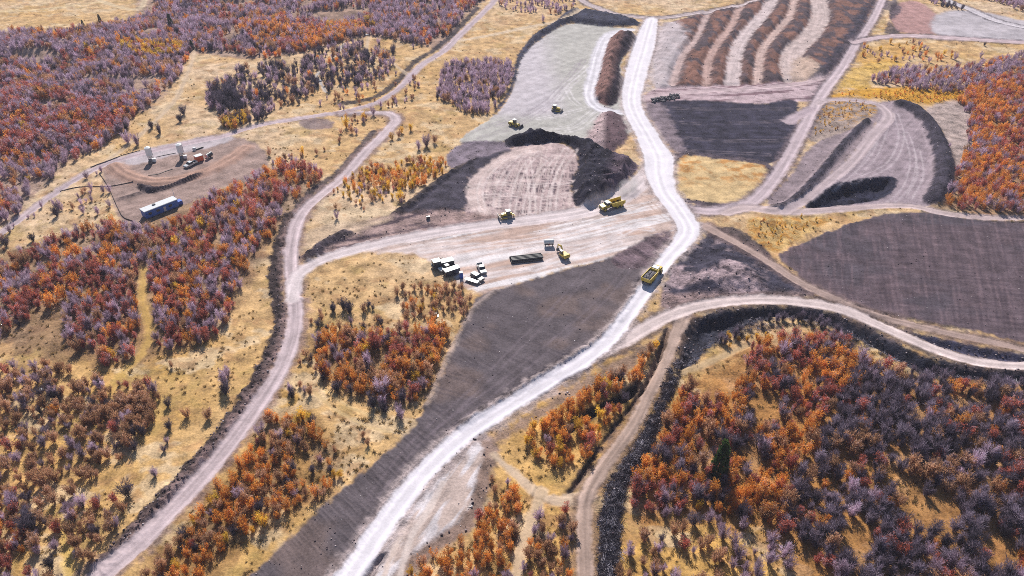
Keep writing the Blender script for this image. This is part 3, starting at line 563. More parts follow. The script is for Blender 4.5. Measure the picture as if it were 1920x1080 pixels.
# where each kind grows: outline (pixels), spacing (m), share kept, size range, mix of kinds, words for the place
TH_ = [
 ([(-300,110),(0,62),(100,62),(230,42),(290,16),(340,-60),(930,-60),(895,8),(850,55),(815,88),(745,76),(690,66),(640,78),(580,95),(500,110),(430,96),(365,100),(345,128),(325,165),(272,205),(235,245),(180,282),(110,325),(55,385),(0,425),(-300,560)], 3.9, .80, (1.5,2.6), dict(bare=1.0, red=.66, orange=.62, brown=.68, yellow=.25, dark=.45, ash=.55), 'in the wide thicket above the upper left road'),
 ([(0,172),(60,168),(140,188),(232,215),(205,262),(60,292),(0,292)], 4.2, .9, (1.9,2.9), dict(red=1.1, orange=.75, bare=.55, dark=.55, ash=.4), 'in the red part of the upper left thicket'),
 ([(470,62),(560,46),(660,45),(690,58),(585,93),(490,96)], 4.2, .9, (1.9,2.8), dict(red=.8, orange=1.0, yellow=.4, brown=.4), 'in the orange band of the upper left thicket'),
 ([(236,92),(300,88),(348,91),(342,106),(250,110)], 4.2, .9, (1.9,2.7), dict(yellow=1.0, orange=.6), 'in the golden patch of the upper left thicket'),
 ([(395,160),(470,128),(560,118),(640,82),(740,86),(740,122),(700,150),(640,165),(575,190),(520,212),(440,245),(395,212)], 4.4, .62, (1.4,2.5), dict(bare=.7, dark=.85, brown=.45, orange=.3), 'along the creek left of the upper road'),
 ([(640,165),(740,130),(790,160),(760,190),(700,200),(600,205)], 5, .4, (1.0,1.7), dict(brown=.8, bare=.7, orange=.3), 'on the slope under the upper road'),
 ([(835,125),(900,116),(958,122),(962,150),(925,205),(880,212),(845,195),(822,180)], 3.7, .8, (1.3,2.3), dict(bare=1.0, dark=.35, brown=.4), 'left of the pale gravel pad'),
 ([(640,345),(700,312),(780,302),(892,294),(850,320),(800,352),(720,362),(655,358)], 3.2, .9, (1.1,1.8), dict(orange=.9, yellow=.7, brown=.6, red=.2), 'on the bank left of the tyre marked pad'),
 ([(600,400),(650,350),(760,355),(750,388),(690,400),(620,410)], 4.2, .4, (.9,1.5), dict(yellow=.6, brown=.8, bare=.4), 'in the grass below the bank of orange shrubs'),
 ([(100,455),(200,425),(290,432),(345,408),(400,372),(480,335),(540,312),(610,325),(565,370),(532,400),(528,440),(480,470),(445,560),(425,612),(360,652),(300,655),(290,600),(284,530),(262,528),(258,650),(215,685),(168,680),(118,622),(140,560),(108,540),(60,602),(0,642),(-200,760),(-200,520),(0,500),(60,475)], 3.7, .8, (1.5,2.5), dict(bare=.9, red=.95, orange=.8, brown=.6, yellow=.4, dark=.25), 'in the big mixed thicket below the camp'),
 ([(500,310),(560,290),(640,270),(690,220),(650,215),(600,300),(540,330)], 4.5, .35, (1.0,1.7), dict(yellow=.5, brown=.7, bare=.7), 'on the tan slope left of the hairpin'),
 ([(-250,720),(0,690),(120,690),(240,720),(300,735),(290,800),(360,850),(330,890),(250,960),(180,1050),(130,1190),(-250,1190)], 3.6, .66, (1.1,2.1), dict(bare=.7, ash=.6, brown=1.0, red=.4, orange=.45, dark=.4), 'in the meadow left of the left road'),
 ([(150,790),(230,742),(285,745),(292,800),(240,835),(170,830)], 3.0, .9, (1.4,2.2), dict(brown=1.0, dark=.35, orange=.3), 'in the dense clump in the meadow'),
 ([(-200,880),(0,900),(40,960),(60,1090),(40,1190),(-200,1190)], 3.4, .8, (1.4,2.2), dict(orange=.8, red=.9, bare=.6), 'at the lower left corner thicket'),
 ([(500,790),(585,782),(618,850),(640,905),(560,955),(480,1005),(390,1075),(330,1190),(215,1190),(270,1085),(340,1005),(425,905),(470,830)], 3.2, .9, (1.3,2.1), dict(orange=.95, red=.5, yellow=.62, bare=.45, brown=.7, dark=.4), 'between the left road and the dark strip'),
 ([(592,645),(640,622),(700,625),(830,612),(842,640),(815,700),(795,745),(745,758),(640,735),(600,705)], 3.2, .95, (1.5,2.4), dict(orange=.95, red=.6, yellow=.4, bare=.5, brown=.6, dark=.4), 'in the copse left of the dark field'),
 ([(700,760),(740,750),(790,750),(770,790),(720,800)], 3.6, .6, (1.4,2.2), dict(dark=1., bare=.9), 'at the foot of the copse'),
 ([(742,560),(770,535),(880,548),(870,600),(820,605),(750,600)], 3.4, .72, (1.0,1.7), dict(brown=1.0, orange=.6, red=.3, yellow=.2), 'on the knoll below the parked vehicles'),
 ([(570,600),(640,570),(720,575),(730,610),(640,625),(590,640)], 5, .5, (1.0,1.9), dict(dark=.9, brown=.8, bare=.6), 'in the pale grass above the copse'),
 ([(560,650),(595,650),(620,720),(560,760),(540,720)], 4, .5, (.9,1.6), dict(brown=1, bare=.8, dark=.3), 'between the left road and the copse'),
 ([(640,900),(700,850),(720,840),(640,790),(600,780)], 5, .4, (.7,1.2), dict(brown=1, bare=.5), 'in the grass beside the dark strip'),
 ([(995,805),(1060,755),(1150,702),(1215,655),(1238,652),(1205,735),(1150,795),(1090,885),(1040,868),(990,842)], 2.9, .95, (1.4,2.2), dict(orange=.95, red=.6, yellow=.7, bare=.45, brown=.5, dark=.3), 'between the haul road and the rutted track'),
 ([(760,1060),(890,960),(960,915),(1000,960),(985,1000),(965,1080),(950,1190),(730,1190)], 3.3, .85, (1.3,2.0), dict(orange=.95, red=.55, brown=.65, yellow=.5, bare=.45, dark=.3), 'beside the pale turnout at the bottom'),
 ([(900,850),(940,860),(1000,915),(960,930),(905,930)], 4, .5, (.8,1.4), dict(brown=1, bare=.7, yellow=.4), 'above the pale turnout'),
 ([(1015,960),(1075,955),(1082,1090),(1080,1190),(975,1190),(985,1050)], 3.4, .85, (1.3,2.0), dict(bare=.8, red=.6, orange=.5, brown=.6), 'between the two forking tracks'),
 ([(1268,738),(1305,700),(1372,668),(1450,642),(1560,632),(1600,700),(1540,800),(1480,900),(1470,1010),(1410,965),(1310,960),(1180,955),(1196,890),(1238,815)], 3.4, .86, (1.6,2.7), dict(ash=.68, bare=.45, red=.9, orange=.95, dark=.4, brown=.66, yellow=.35), 'in the rusty west part of the lower right woods'),
 ([(1560,632),(1640,672),(1720,702),(1930,722),(2200,740),(2200,1190),(1560,1190),(1540,1060),(1470,1010),(1480,900),(1540,800),(1600,700)], 3.4, .93, (1.7,2.8), dict(ash=1.1, bare=.6, red=.66, orange=.55, dark=.62, brown=.66), 'in the grey east part of the lower right woods'),
 ([(1165,975),(1300,965),(1420,980),(1470,1020),(1540,1080),(1560,1190),(1160,1190)], 4.2, .6, (1.2,2.2), dict(bare=.8, brown=.7, orange=.45, red=.3, dark=.3), 'in the yellow clearing below the woods'),
 ([(1300,600),(1400,590),(1500,585),(1600,612),(1700,665),(1800,695),(1940,712),(2100,730),(2100,745),(1800,722),(1690,690),(1600,640),(1500,608),(1400,625),(1320,660)], 3.4, .8, (1.2,2.0), dict(dark=1.0, ash=1.0), 'on the bank under the lower branch road'),
 ([(1800,180),(1930,128),(2150,90),(2150,410),(1930,404),(1850,399),(1772,388),(1795,320),(1812,240)], 3.5, .94, (1.5,2.4), dict(red=.85, orange=.9, bare=.7, brown=.3, yellow=.15), 'in the red thicket at the right edge'),
 ([(1640,150),(1700,128),(1800,128),(1930,98),(2100,80),(2100,150),(1930,130),(1800,175),(1650,160)], 3.7, .85, (1.3,2.2), dict(bare=1.0, red=.55, brown=.4, orange=.4), 'on the slope above the golden strip'),
 ([(1735,205),(1800,192),(1825,240),(1798,330),(1780,300),(1765,240)], 4.2, .6, (.9,1.5), dict(bare=1, brown=.3), 'on the pale slope behind the loop bank'),
 ([(1600,105),(1640,80),(1760,85),(1790,110),(1700,120),(1610,125)], 6, .4, (1.0,1.8), dict(orange=.6, yellow=.5, bare=.6, brown=.5), 'in the grass below the upper right road'),
 ([(1565,178),(1640,178),(1700,170),(1790,170),(1790,188),(1700,193),(1640,186)], 3.4, .8, (.5,.9), dict(yellow=1, orange=.8), 'on the golden strip above the loop'),
 ([(1830,-10),(1880,10),(1930,30),(2050,60),(2050,-60),(1850,-60)], 4, .8, (1.4,2.2), dict(bare=1, brown=.4, dark=.3), 'at the upper right corner'),
 ([(1750,-20),(1830,30),(1800,25),(1745,5)], 4, .8, (1.2,1.8), dict(dark=1, bare=.5), 'between the two upper right roads'),
 ([(925,-40),(1065,-40),(1070,20),(1000,25),(935,10)], 5, .6, (1.2,2.0), dict(bare=1, brown=.4), 'above the pale gravel pad'),
 ([(1540,200),(1640,192),(1645,205),(1590,240),(1530,262)], 3.6, .5, (.5,.8), dict(yellow=1, brown=.6), 'inside the loop road'),
 ([(1405,415),(1450,408),(1540,408),(1490,440),(1440,460)], 3.2, .55, (.45,.75), dict(yellow=1, brown=.6, orange=.3), 'on the small knoll by the big field'),
 ([(1330,640),(1420,622),(1440,640),(1380,655)], 3, .5, (.8,1.3), dict(yellow=1, brown=.4), 'on the dark bank by the rutted track'),
 ([(0,430),(60,400),(130,350),(200,320),(215,380),(100,470),(0,480)], 6, .45, (.9,1.8), dict(bare=1, dark=.5, brown=.5), 'in the tan pasture by the camp'),
 ([(420,230),(450,215),(470,225),(430,248)], 3, .8, (1.3,1.9), dict(yellow=1, dark=.5), 'by the upper left road bend'),
]
LONE = [(433,182,3.9,'dark'),(448,196,3.8,'dark'),(402,198,3.6,'dark'),(420,203,4.1,'dark'),(410,185,3.8,'dark'),(440,190,3.7,'dark'),(428,190,4.0,'dark'),(511,128,2.4,'dark'),(575,128,2.5,'bare'),(540,140,2.2,'dark'),(748,258,1.4,'brown'),(770,245,1.6,'yellow'),(752,250,1.6,'yellow'),(735,262,1.5,'yellow'),
 (800,275,2.2,'bare'),(785,280,1.8,'bare'),(815,268,1.7,'brown'),(750,376,2.1,'yellow'),(702,368,1.9,'yellow'),(632,410,1.4,'bare'),(568,290,1.5,'yellow'),(505,292,1.6,'brown'),(650,240,2.2,'yellow'),(682,228,1.9,'yellow'),(700,215,1.8,'bare'),(660,250,1.7,'brown'),
 (423,722,2.1,'bare'),(424,738,2.0,'dark'),(428,706,1.5,'bare'),(322,690,1.0,'brown'),(316,762,1.4,'dark'),(352,782,1.5,'brown'),(392,785,1.6,'brown'),(318,805,1.4,'dark'),(105,570,2.6,'orange'),(92,578,2.3,'orange'),(122,560,2.2,'orange'),(110,392,1.9,'bare'),(108,405,2.0,'dark'),(95,465,1.9,'bare'),(62,452,1.6,'dark'),(12,462,2.0,'dark'),(160,360,1.0,'brown'),
 (240,268,2.4,'bare'),(258,272,2.2,'bare'),(285,240,1.9,'dark'),(300,250,1.9,'dark'),(345,215,2.2,'dark'),(338,228,2.0,'dark'),(1018,40,1.8,'bare'),(1345,895,3.5,'conifer'),(323,57,2.9,'conifer'),(191,50,2.1,'conifer'),(157,51,1.5,'conifer'),(361,92,1.6,'conifer'),
 (690,688,2.2,'bare'),(718,740,2.6,'bare'),(548,745,1.4,'dark'),(545,735,1.3,'bare'),(1390,970,2.4,'dark'),(1300,985,2.0,'dark'),(60,1000,2.6,'dark'),(62,985,2.2,'dark'),(240,930,2.3,'dark'),(820,185,1.6,'dark'),(838,182,1.9,'bare'),(645,580,1.9,'dark'),(655,585,2.0,'dark'),(682,585,1.5,'brown'),(1838,108,1.5,'bare'),(1790,112,1.7,'bare'),(1905,110,2.0,'bare'),(775,90,1.2,'bare'),(880,135,1.9,'bare'),(860,150,1.8,'dark'),(1845,86,1.1,'dark'),(668,60,2.0,'yellow'),(690,48,2.4,'yellow'),(700,52,2.3,'yellow')]
KINDW = {'bare': ('bare_shrub', 'leafless lilac grey shrub', 'shrub'), 'ash': ('grey_oak_shrub', 'fine twigged ash grey shrub', 'shrub'), 'dark': ('dark_shrub', 'dark leafless many stemmed shrub', 'shrub'), 'red': ('red_oak_shrub', 'brick red autumn shrub', 'shrub'),
 'orange': ('orange_oak_shrub', 'rusty orange autumn shrub', 'shrub'), 'yellow': ('yellow_shrub', 'golden yellow autumn shrub', 'shrub'), 'brown': ('brown_shrub', 'half bare brown shrub', 'shrub'), 'conifer': ('conifer_tree', 'dark green conifer', 'tree')}
plants = []                                     # x, y, scale, rot, kind, variant, place
GAPS = [crom(g, 4, True) for g in ([(1585,640),(1650,645),(1705,685),(1690,698),(1640,688),(1598,668)], [(1418,742),(1445,735),(1458,775),(1425,795)], [(1478,772),(1490,770),(1512,805),(1500,812)], [(1405,840),(1425,840),(1430,890),(1412,890)], [(1520,880),(1535,878),(1530,930),(1515,925)], [(1580,985),(1600,970),(1630,1000),(1620,1060),(1590,1050)], [(1470,1010),(1500,1000),(1520,1060),(1490,1080)], [(1700,770),(1720,765),(1725,800),(1705,805)],
  [(60,205),(110,200),(140,215),(80,220)], [(200,150),(260,140),(330,150),(260,160)], [(560,30),(640,20),(700,28),(620,40)], [(25,108),(90,100),(120,112),(60,118)], [(190,310),(200,290),(230,270),(232,285)])]
def free(px, py):
    g = np.zeros(np.shape(px), bool)
    for G_ in GAPS: g |= inside_xy(G_, px, py)
    return (look(NOV, px, py) < .45) & ~g
KOFF = {'bare': 0, 'ash': 1, 'dark': 3, 'red': 5, 'orange': 7, 'yellow': 9, 'brown': 11}
for zi, (pts, sp, keep, (s0, s1), mix, place) in enumerate(TH_):
    sp *= .66; s0 *= .72; s1 *= .84
    Pp = crom(pts, 4, True); wx, wy = gx(Pp[:, 0], Pp[:, 1])
    gx0, gx1, gy0, gy1 = wx.min(), wx.max(), wy.min(), wy.max()
    ax, ay = np.meshgrid(np.arange(gx0, gx1, sp), np.arange(gy0, gy1, sp))
    ax = (ax+rng.uniform(-.48, .48, ax.shape)*sp).ravel(); ay = (ay+rng.uniform(-.48, .48, ay.shape)*sp).ravel()
    ppx, ppy = pxl(ax, ay)
    ok = inside_xy(Pp, ppx, ppy) & (ppy > -85) & (ppx > -160) & (ppx < 2080) & (ppy < 1185)
    ok &= (fbm(ax/9+zi, ay/9, 13, 3)+rng.uniform(-.12, .12, len(ax))) < (.40+.32*keep if keep < .85 else .5+.2*keep)
    if keep < .85: ok &= rng.random(len(ax)) < keep+.2
    ok &= free(ppx, ppy)
    ax, ay = ax[ok], ay[ok]
    ks = list(mix); sc = np.stack([mix[k]*.62+.8*fbm(ax/8+40*KOFF[k], ay/8, KOFF[k], 3)+rng.uniform(0, .5, len(ax)) for k in ks], 0); ch = sc.argmax(0)
    for x, y, c in zip(ax, ay, ch):
        plants.append((x, y, rng.uniform(s0, s1), rng.uniform(0, 6.28), ks[c], int(rng.integers(0, NVAR)), place))
CONW = {(1345,895): 'dark green conifer standing alone among the rusty oaks of the lower right woods', (323,57): 'large round dark conifer on the grey thicket near the top left', (191,50): 'round dark conifer at the lower edge of the far meadow',
        (157,51): 'smallest dark conifer at the lower edge of the far meadow', (361,92): 'small dark conifer at the top end of the pale footpath'}
for px, py, s, k in LONE:
    p = at(px, py); plants.append((p.x, p.y, s, rng.uniform(0, 6.28), k, int(rng.integers(0, 2 if k == 'conifer' else NVAR)), CONW.get((px, py), 'standing apart in the open grass')))
pz = ground_z(np.array([p[0] for p in plants]), np.array([p[1] for p in plants]))
order = {}
for i, p in enumerate(plants):
    px, py = pxl(p[0], p[1]); vis = -15 < px < 1935 and -12 < py < 1110
    order.setdefault(p[4], []).append((-(p[2]*kpx(py) if vis else 0), i))
def put(o, parent=None):
    COL.objects.link(o)
    if parent is not None: o.parent = parent
    return o
for k, lst in order.items():
    nm, words, cat = KINDW[k]; lst.sort(); single = [i for s, i in lst[:296] if s < 0]; rest = [i for s, i in lst if i not in set(single)]
    for i in single:
        x, y, s, rz, _, v, place = plants[i]
        e = put(bpy.data.objects.new(nm, None)); e.location = (x, y, pz[i]-.05); e.rotation_euler = (0, 0, rz); e.scale = (s, s, s*rng.uniform(1.0, 1.35)); e.empty_display_size = .3
        e['category'] = cat
        if k == 'conifer': e['label'] = place
        else: e['label'] = words+' '+place; e['group'] = words+'s '+place
        put(bpy.data.objects.new('trunk', SM_[k, v]), e); put(bpy.data.objects.new('crown', CM[k, v]), e)
    if rest:
        VS, FS, LV, RN, MI, n0 = [], [], [], [], [], 0
        for i in rest:
            x, y, s, rz, _, v, _ = plants[i]; c, s_ = math.cos(rz), math.sin(rz)
            px, py = pxl(x, y); kk = .55 if py < 330 else .8
            for (V, Fq), lv, mi in ((CR[k, v][:2], CR[k, v][2], 0), (ST[k, v], None, 1)):
                if mi == 1 and py < 420: continue
                if mi == 0: nf = int(len(Fq)*kk); Fq = Fq[:nf]; V = V[:nf*4]; lv = lv[:nf]
                W = np.stack([V[:, 0]*c-V[:, 1]*s_, V[:, 0]*s_+V[:, 1]*c, V[:, 2]], 1)*s*np.array([1, 1, 1.18])
                if mi == 0 and kk < .7: # fewer but larger leaves far off
                    Q = W.reshape(-1, 4, 3); m_ = Q.mean(1, keepdims=True); W = (m_+(Q-m_)*1.3).reshape(-1, 3)
                VS.append(W+np.array([x, y, pz[i]-.05])); FS.append(Fq+n0); n0 += len(V)
                LV.append(lv if lv is not None else np.zeros(len(Fq))); RN.append(np.full(len(Fq), (i*.6180339) % 1)); MI.append(np.full(len(Fq), mi))
        me = mesh_np(nm+'s', np.concatenate(VS), np.concatenate(FS), LM[k], smooth=False); me.materials.append(BARK)
        set_f(me, 'lv', np.concatenate(LV)); set_f(me, 'rnd', np.concatenate(RN)); me.polygons.foreach_set('material_index', np.concatenate(MI).astype(np.int32))
        o = put(bpy.data.objects.new(nm+'_mass', me)); o['kind'] = 'stuff'; o['label'] = 'the many other and farther '+words+'s of the hillside'; o['category'] = 'shrubs'
print('plants', len(plants), {k: len(v) for k, v in order.items()})

# low sage and dry weeds dotted over the open grass, and clods along the berms
def scatter(name, label, cat, n, proto, size, mats, test, box=(-120, 2040, -20, 1180), bias=1.0):
    px = rng.uniform(box[0], box[1], n); py = box[2]+(box[3]-box[2])*rng.random(n)**bias
    ok = test(px, py); px, py = px[ok], py[ok]; x, y = gx(px, py); z = ground_z(x, y); n = len(x)
    VS, FS, LV = [], [], []; n0 = 0; k = 4
    for j in range(n):
        V, Fq, lv = proto[rng.integers(0, len(proto))]; s = rng.uniform(*size); a = rng.uniform(0, 6.28); c, s_ = math.cos(a), math.sin(a)
        VS.append(np.stack([V[:, 0]*c-V[:, 1]*s_, V[:, 0]*s_+V[:, 1]*c, V[:, 2]*rng.uniform(.7, 1.1)], 1)*s+np.array([x[j], y[j], z[j]])); FS.append(Fq+n0); n0 += len(V); LV.append(np.clip(lv+rng.normal(0, .25), 0, 1))
    me = mesh_np(name, np.concatenate(VS), np.concatenate(FS), mats, smooth=False); set_f(me, 'lv', np.concatenate(LV)); set_f(me, 'rnd', np.repeat(rng.random(n), [len(f) for f in FS]))
    o = put(bpy.data.objects.new(name, me)); o['kind'] = 'stuff'; o['label'] = label; o['category'] = cat
def tuft(seed, n=26):
    r = np.random.default_rng(seed); a = r.random(n)*6.28; p = np.stack([np.cos(a), np.sin(a), np.zeros(n)], 1)*(r.random(n)*.35)[:, None]
    d = unit(np.stack([np.cos(a)*.5, np.sin(a)*.5, np.full(n, .8)], 1)+r.normal(0, .3, (n, 3)))
    V, Fq = blades(p, d, r.uniform(.35, .75, n), r.uniform(.06, .14, n), r.normal(size=(n, 3))); return V, Fq, r.random(n)
WEED = leaf_mat('dry_weed', P((84,74,58),(134,112,76),(172,142,88),(150,126,84)), .25)
ID0 = 0
def open_grass(px, py):
    x, y = gx(px, py)
    return (look(NOV, px, py) < .3) & (fbm(x/14, y/14, 6, 3)+rng.uniform(-.14, .14, len(px)) > .52)
scatter('dry_weeds', 'small dark weeds and sage tufts dotted over the dry grass', 'weeds', 17000, [tuft(i) for i in range(5)], (.35, 1.0), WEED, open_grass, bias=.8)
def clod(seed):
    bm = bmesh.new(); bmesh.ops.create_cube(bm, size=1.0); r = np.random.default_rng(seed)
    for v in bm.verts: v.co = Vector((v.co.x*r.uniform(.6, 1.2), v.co.y*r.uniform(.6, 1.2), v.co.z*r.uniform(.4, .9)+.15)); v.co += Vector(r.normal(0, .1, 3))
    V = np.array([v.co[:] for v in bm.verts]); Fq = np.array([[v.index for v in f.verts] for f in bm.faces]); bm.free(); return V, Fq, np.full(len(Fq), r.random())
CLOD = leaf_mat('clod', P((40,36,44),(72,62,68),(110,96,98),(176,164,168)), 0, .6)
dark_ids = [IDN.index(n_) for n_ in ('spoil_bank', 'embankment', 'soil_pile') if n_ in IDN]
ter_ids = [IDN.index(n_) for n_ in ('terrace', 'dirt_slope', 'pit') if n_ in IDN]
def berm(px, py): return np.isin(look(ID, px, py), dark_ids)
def rough(px, py): return np.isin(look(ID, px, py), ter_ids) & (rng.random(len(px)) < .25)
scatter('dirt_clods', 'dark clods and broken rock lying along the spoil banks', 'clods', 42000, [clod(i) for i in range(6)], (.12, .5), CLOD, lambda a, b: berm(a, b) | rough(a, b))
# felled brush heaped along the rutted track
brush = []
for sd_ in range(4):
    r = np.random.default_rng(sd_); n_ = 46; p = r.normal(0, .5, (n_, 3))*np.array([1, 1, .25])+np.array([0, 0, .25]); d = unit(r.normal(size=(n_, 3))*np.array([1, 1, .45]))
    V, Fq = blades(p, d, r.uniform(.5, 1.3, n_), r.uniform(.05, .1, n_), r.normal(size=(n_, 3))); brush.append((V, Fq, r.random(n_)))
BRUSH = leaf_mat('felled_brush', P((24,22,28),(46,42,50),(84,78,88),(190,182,192)), 0, .3)
wp = crom([(1290,655),(1275,700),(1250,770),(1215,850),(1180,900),(1165,960),(1160,1060),(1165,1200),(1125,1200),(1125,1000),(1130,940),(1150,890),(1200,815),(1235,745),(1258,690)], 5, True)
wp2 = np.array([(1400,590),(1520,585),(1640,630),(1760,690),(1930,705),(1930,725),(1760,712),(1620,655),(1500,612),(1330,650),(1290,690),(1275,660)])
scatter('felled_brush', 'grey felled branches heaped along the rutted track and the lower branch road', 'brush', 22000, brush, (.5, 1.1), BRUSH, lambda a, b: (inside_xy(wp, a, b) | (inside_xy(wp2, a, b) & (rng.random(len(a)) < .35))), (1100, 1940, 570, 1185))

PEB = leaf_mat('stone', P((130,118,118),(178,166,166),(214,206,206)), 0, .4)
fld = [IDN.index(n_) for n_ in ('graded_field', 'tilled_plot', 'dirt_yard', 'dirt_pad', 'gravel_pad', 'dirt_slope', 'dirt_bench', 'terrace') if n_ in IDN]
scatter('loose_stones', 'pale loose stones strewn over the graded soil', 'stones', 3500, [clod(i+20) for i in range(4)], (.08, .26), PEB, lambda a, b: np.isin(look(ID, a, b), fld) & (rng.random(len(a)) < .5))
scatter('loose_clods', 'dark loose clods strewn over the graded soil', 'clods', 5000, [clod(i+30) for i in range(4)], (.1, .34), CLOD, lambda a, b: np.isin(look(ID, a, b), fld[:2]+fld[5:]) & (fbm(gx(a, b)[0]/8, gx(a, b)[1]/8, 3, 3) > .5))
# ------------------------------------------------------------------ machines, vehicles, site things
def paint(name, col, rough=.45, metal=0, dirt=.25, dcol=(200,176,160)):
    m, n, o = newmat(name); L = n.links.new
    b = N(n, 'ShaderNodeBsdfPrincipled'); b.inputs['Roughness'].default_value = rough; b.inputs['Metallic'].default_value = metal
    t = N(n, 'ShaderNodeTexNoise'); t.inputs['Scale'].default_value = 2.2; t.inputs['Detail'].default_value = 6
    tc = N(n, 'ShaderNodeTexCoord'); L(tc.outputs['Object'], t.inputs['Vector'])
    r = N(n, 'ShaderNodeValToRGB'); e = r.color_ramp.elements; e[0].position = .45; e[1].position = .75; e[0].color = (0, 0, 0, 1); e[1].color = (dirt,)*3+(1,)
    x = N(n, 'ShaderNodeMix', data_type='RGBA'); L(t.outputs[0], r.inputs[0]); L(r.outputs[0], x.inputs[0]); x.inputs[6].default_value = (*col, 1); x.inputs[7].default_value = (*(srgb(*dcol)*.6), 1)
    L(x.outputs[2], b.inputs['Base Color']); L(b.outputs[0], o.inputs[0]); return m
YEL = paint('machine_yellow', (.62, .43, .04), .45, 0, .55, (170, 150, 130)); WHT = paint('white_paint', (.55, .56, .58), .4, 0, .4); BLK = paint('black_plastic', (.018, .018, .02), .5, 0, .3)
TYR = paint('tyre_rubber', (.022, .022, .024), .85, 0, .5); GLS = paint('dark_glass', (.02, .028, .035), .08, 0, .05); STL = paint('worn_steel', (.28, .27, .26), .4, .7, .4)
BLU = paint('blue_plastic', (.02, .09, .42), .4, 0, .1); NAVY = paint('blue_siding', (.03, .13, .46), .5, 0, .1); ORG = paint('orange_red_paint', (.72, .11, .03), .45, 0, .15); GRY = paint('grey_steel', (.12, .12, .13), .6, .3, .3)
SIL = paint('silver_paint', (.52, .53, .55), .3, .4, .15); ROCK = paint('load_of_rock', (.10, .09, .10), .95, 0, .9, (190, 180, 182)); RED = paint('red_paint', (.5, .03, .03), .5, 0, .1); PIPE = paint('black_pipe', (.03, .03, .032), .34, 0, .3, (170, 160, 160))
SWH = paint('silo_white', (.80, .80, .80), .4, 0, .15); FAB = paint('silt_fabric', (.075, .062, .055), .9, 0, .2); DRK = paint('dark_paint', (.03, .034, .045), .3, 0, .15)
class MB:
    def __init__(s): s.bm = bmesh.new()
    def box(s, c, d, tx=1, ty=1, rot=None, bev=.03):
        """tx, ty narrow the top"""
        tb = bmesh.new(); bmesh.ops.create_cube(tb, size=1.0)
        for v in tb.verts:
            if v.co.z > 0: v.co.x *= tx; v.co.y *= ty
            v.co = Vector((v.co.x*d[0], v.co.y*d[1], v.co.z*d[2]))
        if bev: bmesh.ops.bevel(tb, geom=list(tb.edges), offset=min(bev, min(d)*.3), segments=1, affect='EDGES')
        tb.transform(Matrix.Translation(c) @ (rot.to_4x4() if rot else Matrix())); me = bpy.data.meshes.new('tmp'); tb.to_mesh(me); tb.free(); s.bm.from_mesh(me); bpy.data.meshes.remove(me)
        return s
    def prism(s, prof, y0, y1):
        a = [s.bm.verts.new((x, y0, z)) for x, z in prof]; b = [s.bm.verts.new((x, y1, z)) for x, z in prof]; n = len(prof)
        s.bm.faces.new(a[::-1]); s.bm.faces.new(b)
        for i in range(n): s.bm.faces.new((a[i], a[(i+1) % n], b[(i+1) % n], b[i]))
        return s
    def cyl(s, a, b, r, r2=None, seg=16, cap=True):
        a, b = Vector(a), Vector(b); d = b-a
        g = bmesh.ops.create_cone(s.bm, cap_ends=cap, segments=seg, radius1=r, radius2=r if r2 is None else r2, depth=d.length)['verts']
        M = Matrix.Translation((a+b)/2) @ d.to_track_quat('Z', 'Y').to_matrix().to_4x4()
        for v in g: v.co = M @ v.co
        return s
    def torus_x(s, c, r, w, seg=18):
        """a tyre about the y axis: rounded tread, open middle"""
        prof = [(r*.56, -w*.42), (r*.92, -w/2), (r, -w*.32), (r, w*.32), (r*.92, w/2), (r*.56, w*.42)]; rings = []
        for i in range(seg):
            an = 2*math.pi*i/seg; rings.append([s.bm.verts.new((c[0]+q_*math.cos(an), c[1]+y, c[2]+q_*math.sin(an))) for q_, y in prof])
        n = len(prof)
        for i in range(seg):
            A_, B_ = rings[i], rings[(i+1) % seg]
            for j in range(n): s.bm.faces.new((A_[j], A_[(j+1) % n], B_[(j+1) % n], B_[j]))
        return s
    def build(s, name, mat, parent=None):
        bmesh.ops.recalc_face_normals(s.bm, faces=s.bm.faces); me = bpy.data.meshes.new(name); s.bm.to_mesh(me); s.bm.free(); me.materials.append(mat)
        return put(bpy.data.objects.new(name, me), parent)
def thing(name, label, cat, loc, rz=0, group=None):
    o = put(bpy.data.objects.new(name, None)); o.location = loc; o.rotation_euler = (0, 0, rz); o.empty_display_size = .5; o['label'] = label; o['category'] = cat
    if group: o['group'] = group
    return o
def tag(o, label, cat, group=None, kind=None):
    o['label'] = label; o['category'] = cat
    if group: o['group'] = group
    if kind: o['kind'] = kind
    return o
def wheel(t, x, y, r, w, rim=STL, name='wheel'):
    wh = MB().torus_x((x, y, r), r, w).build(name, TYR, t); s = 1 if y > 0 else -1
    MB().cyl((x, y-w*.36, r), (x, y+w*.36, r), r*.58, seg=14).cyl((x, y+s*w*.3, r), (x, y+s*w*.46, r), r*.2, seg=8).build('rim', rim, wh)
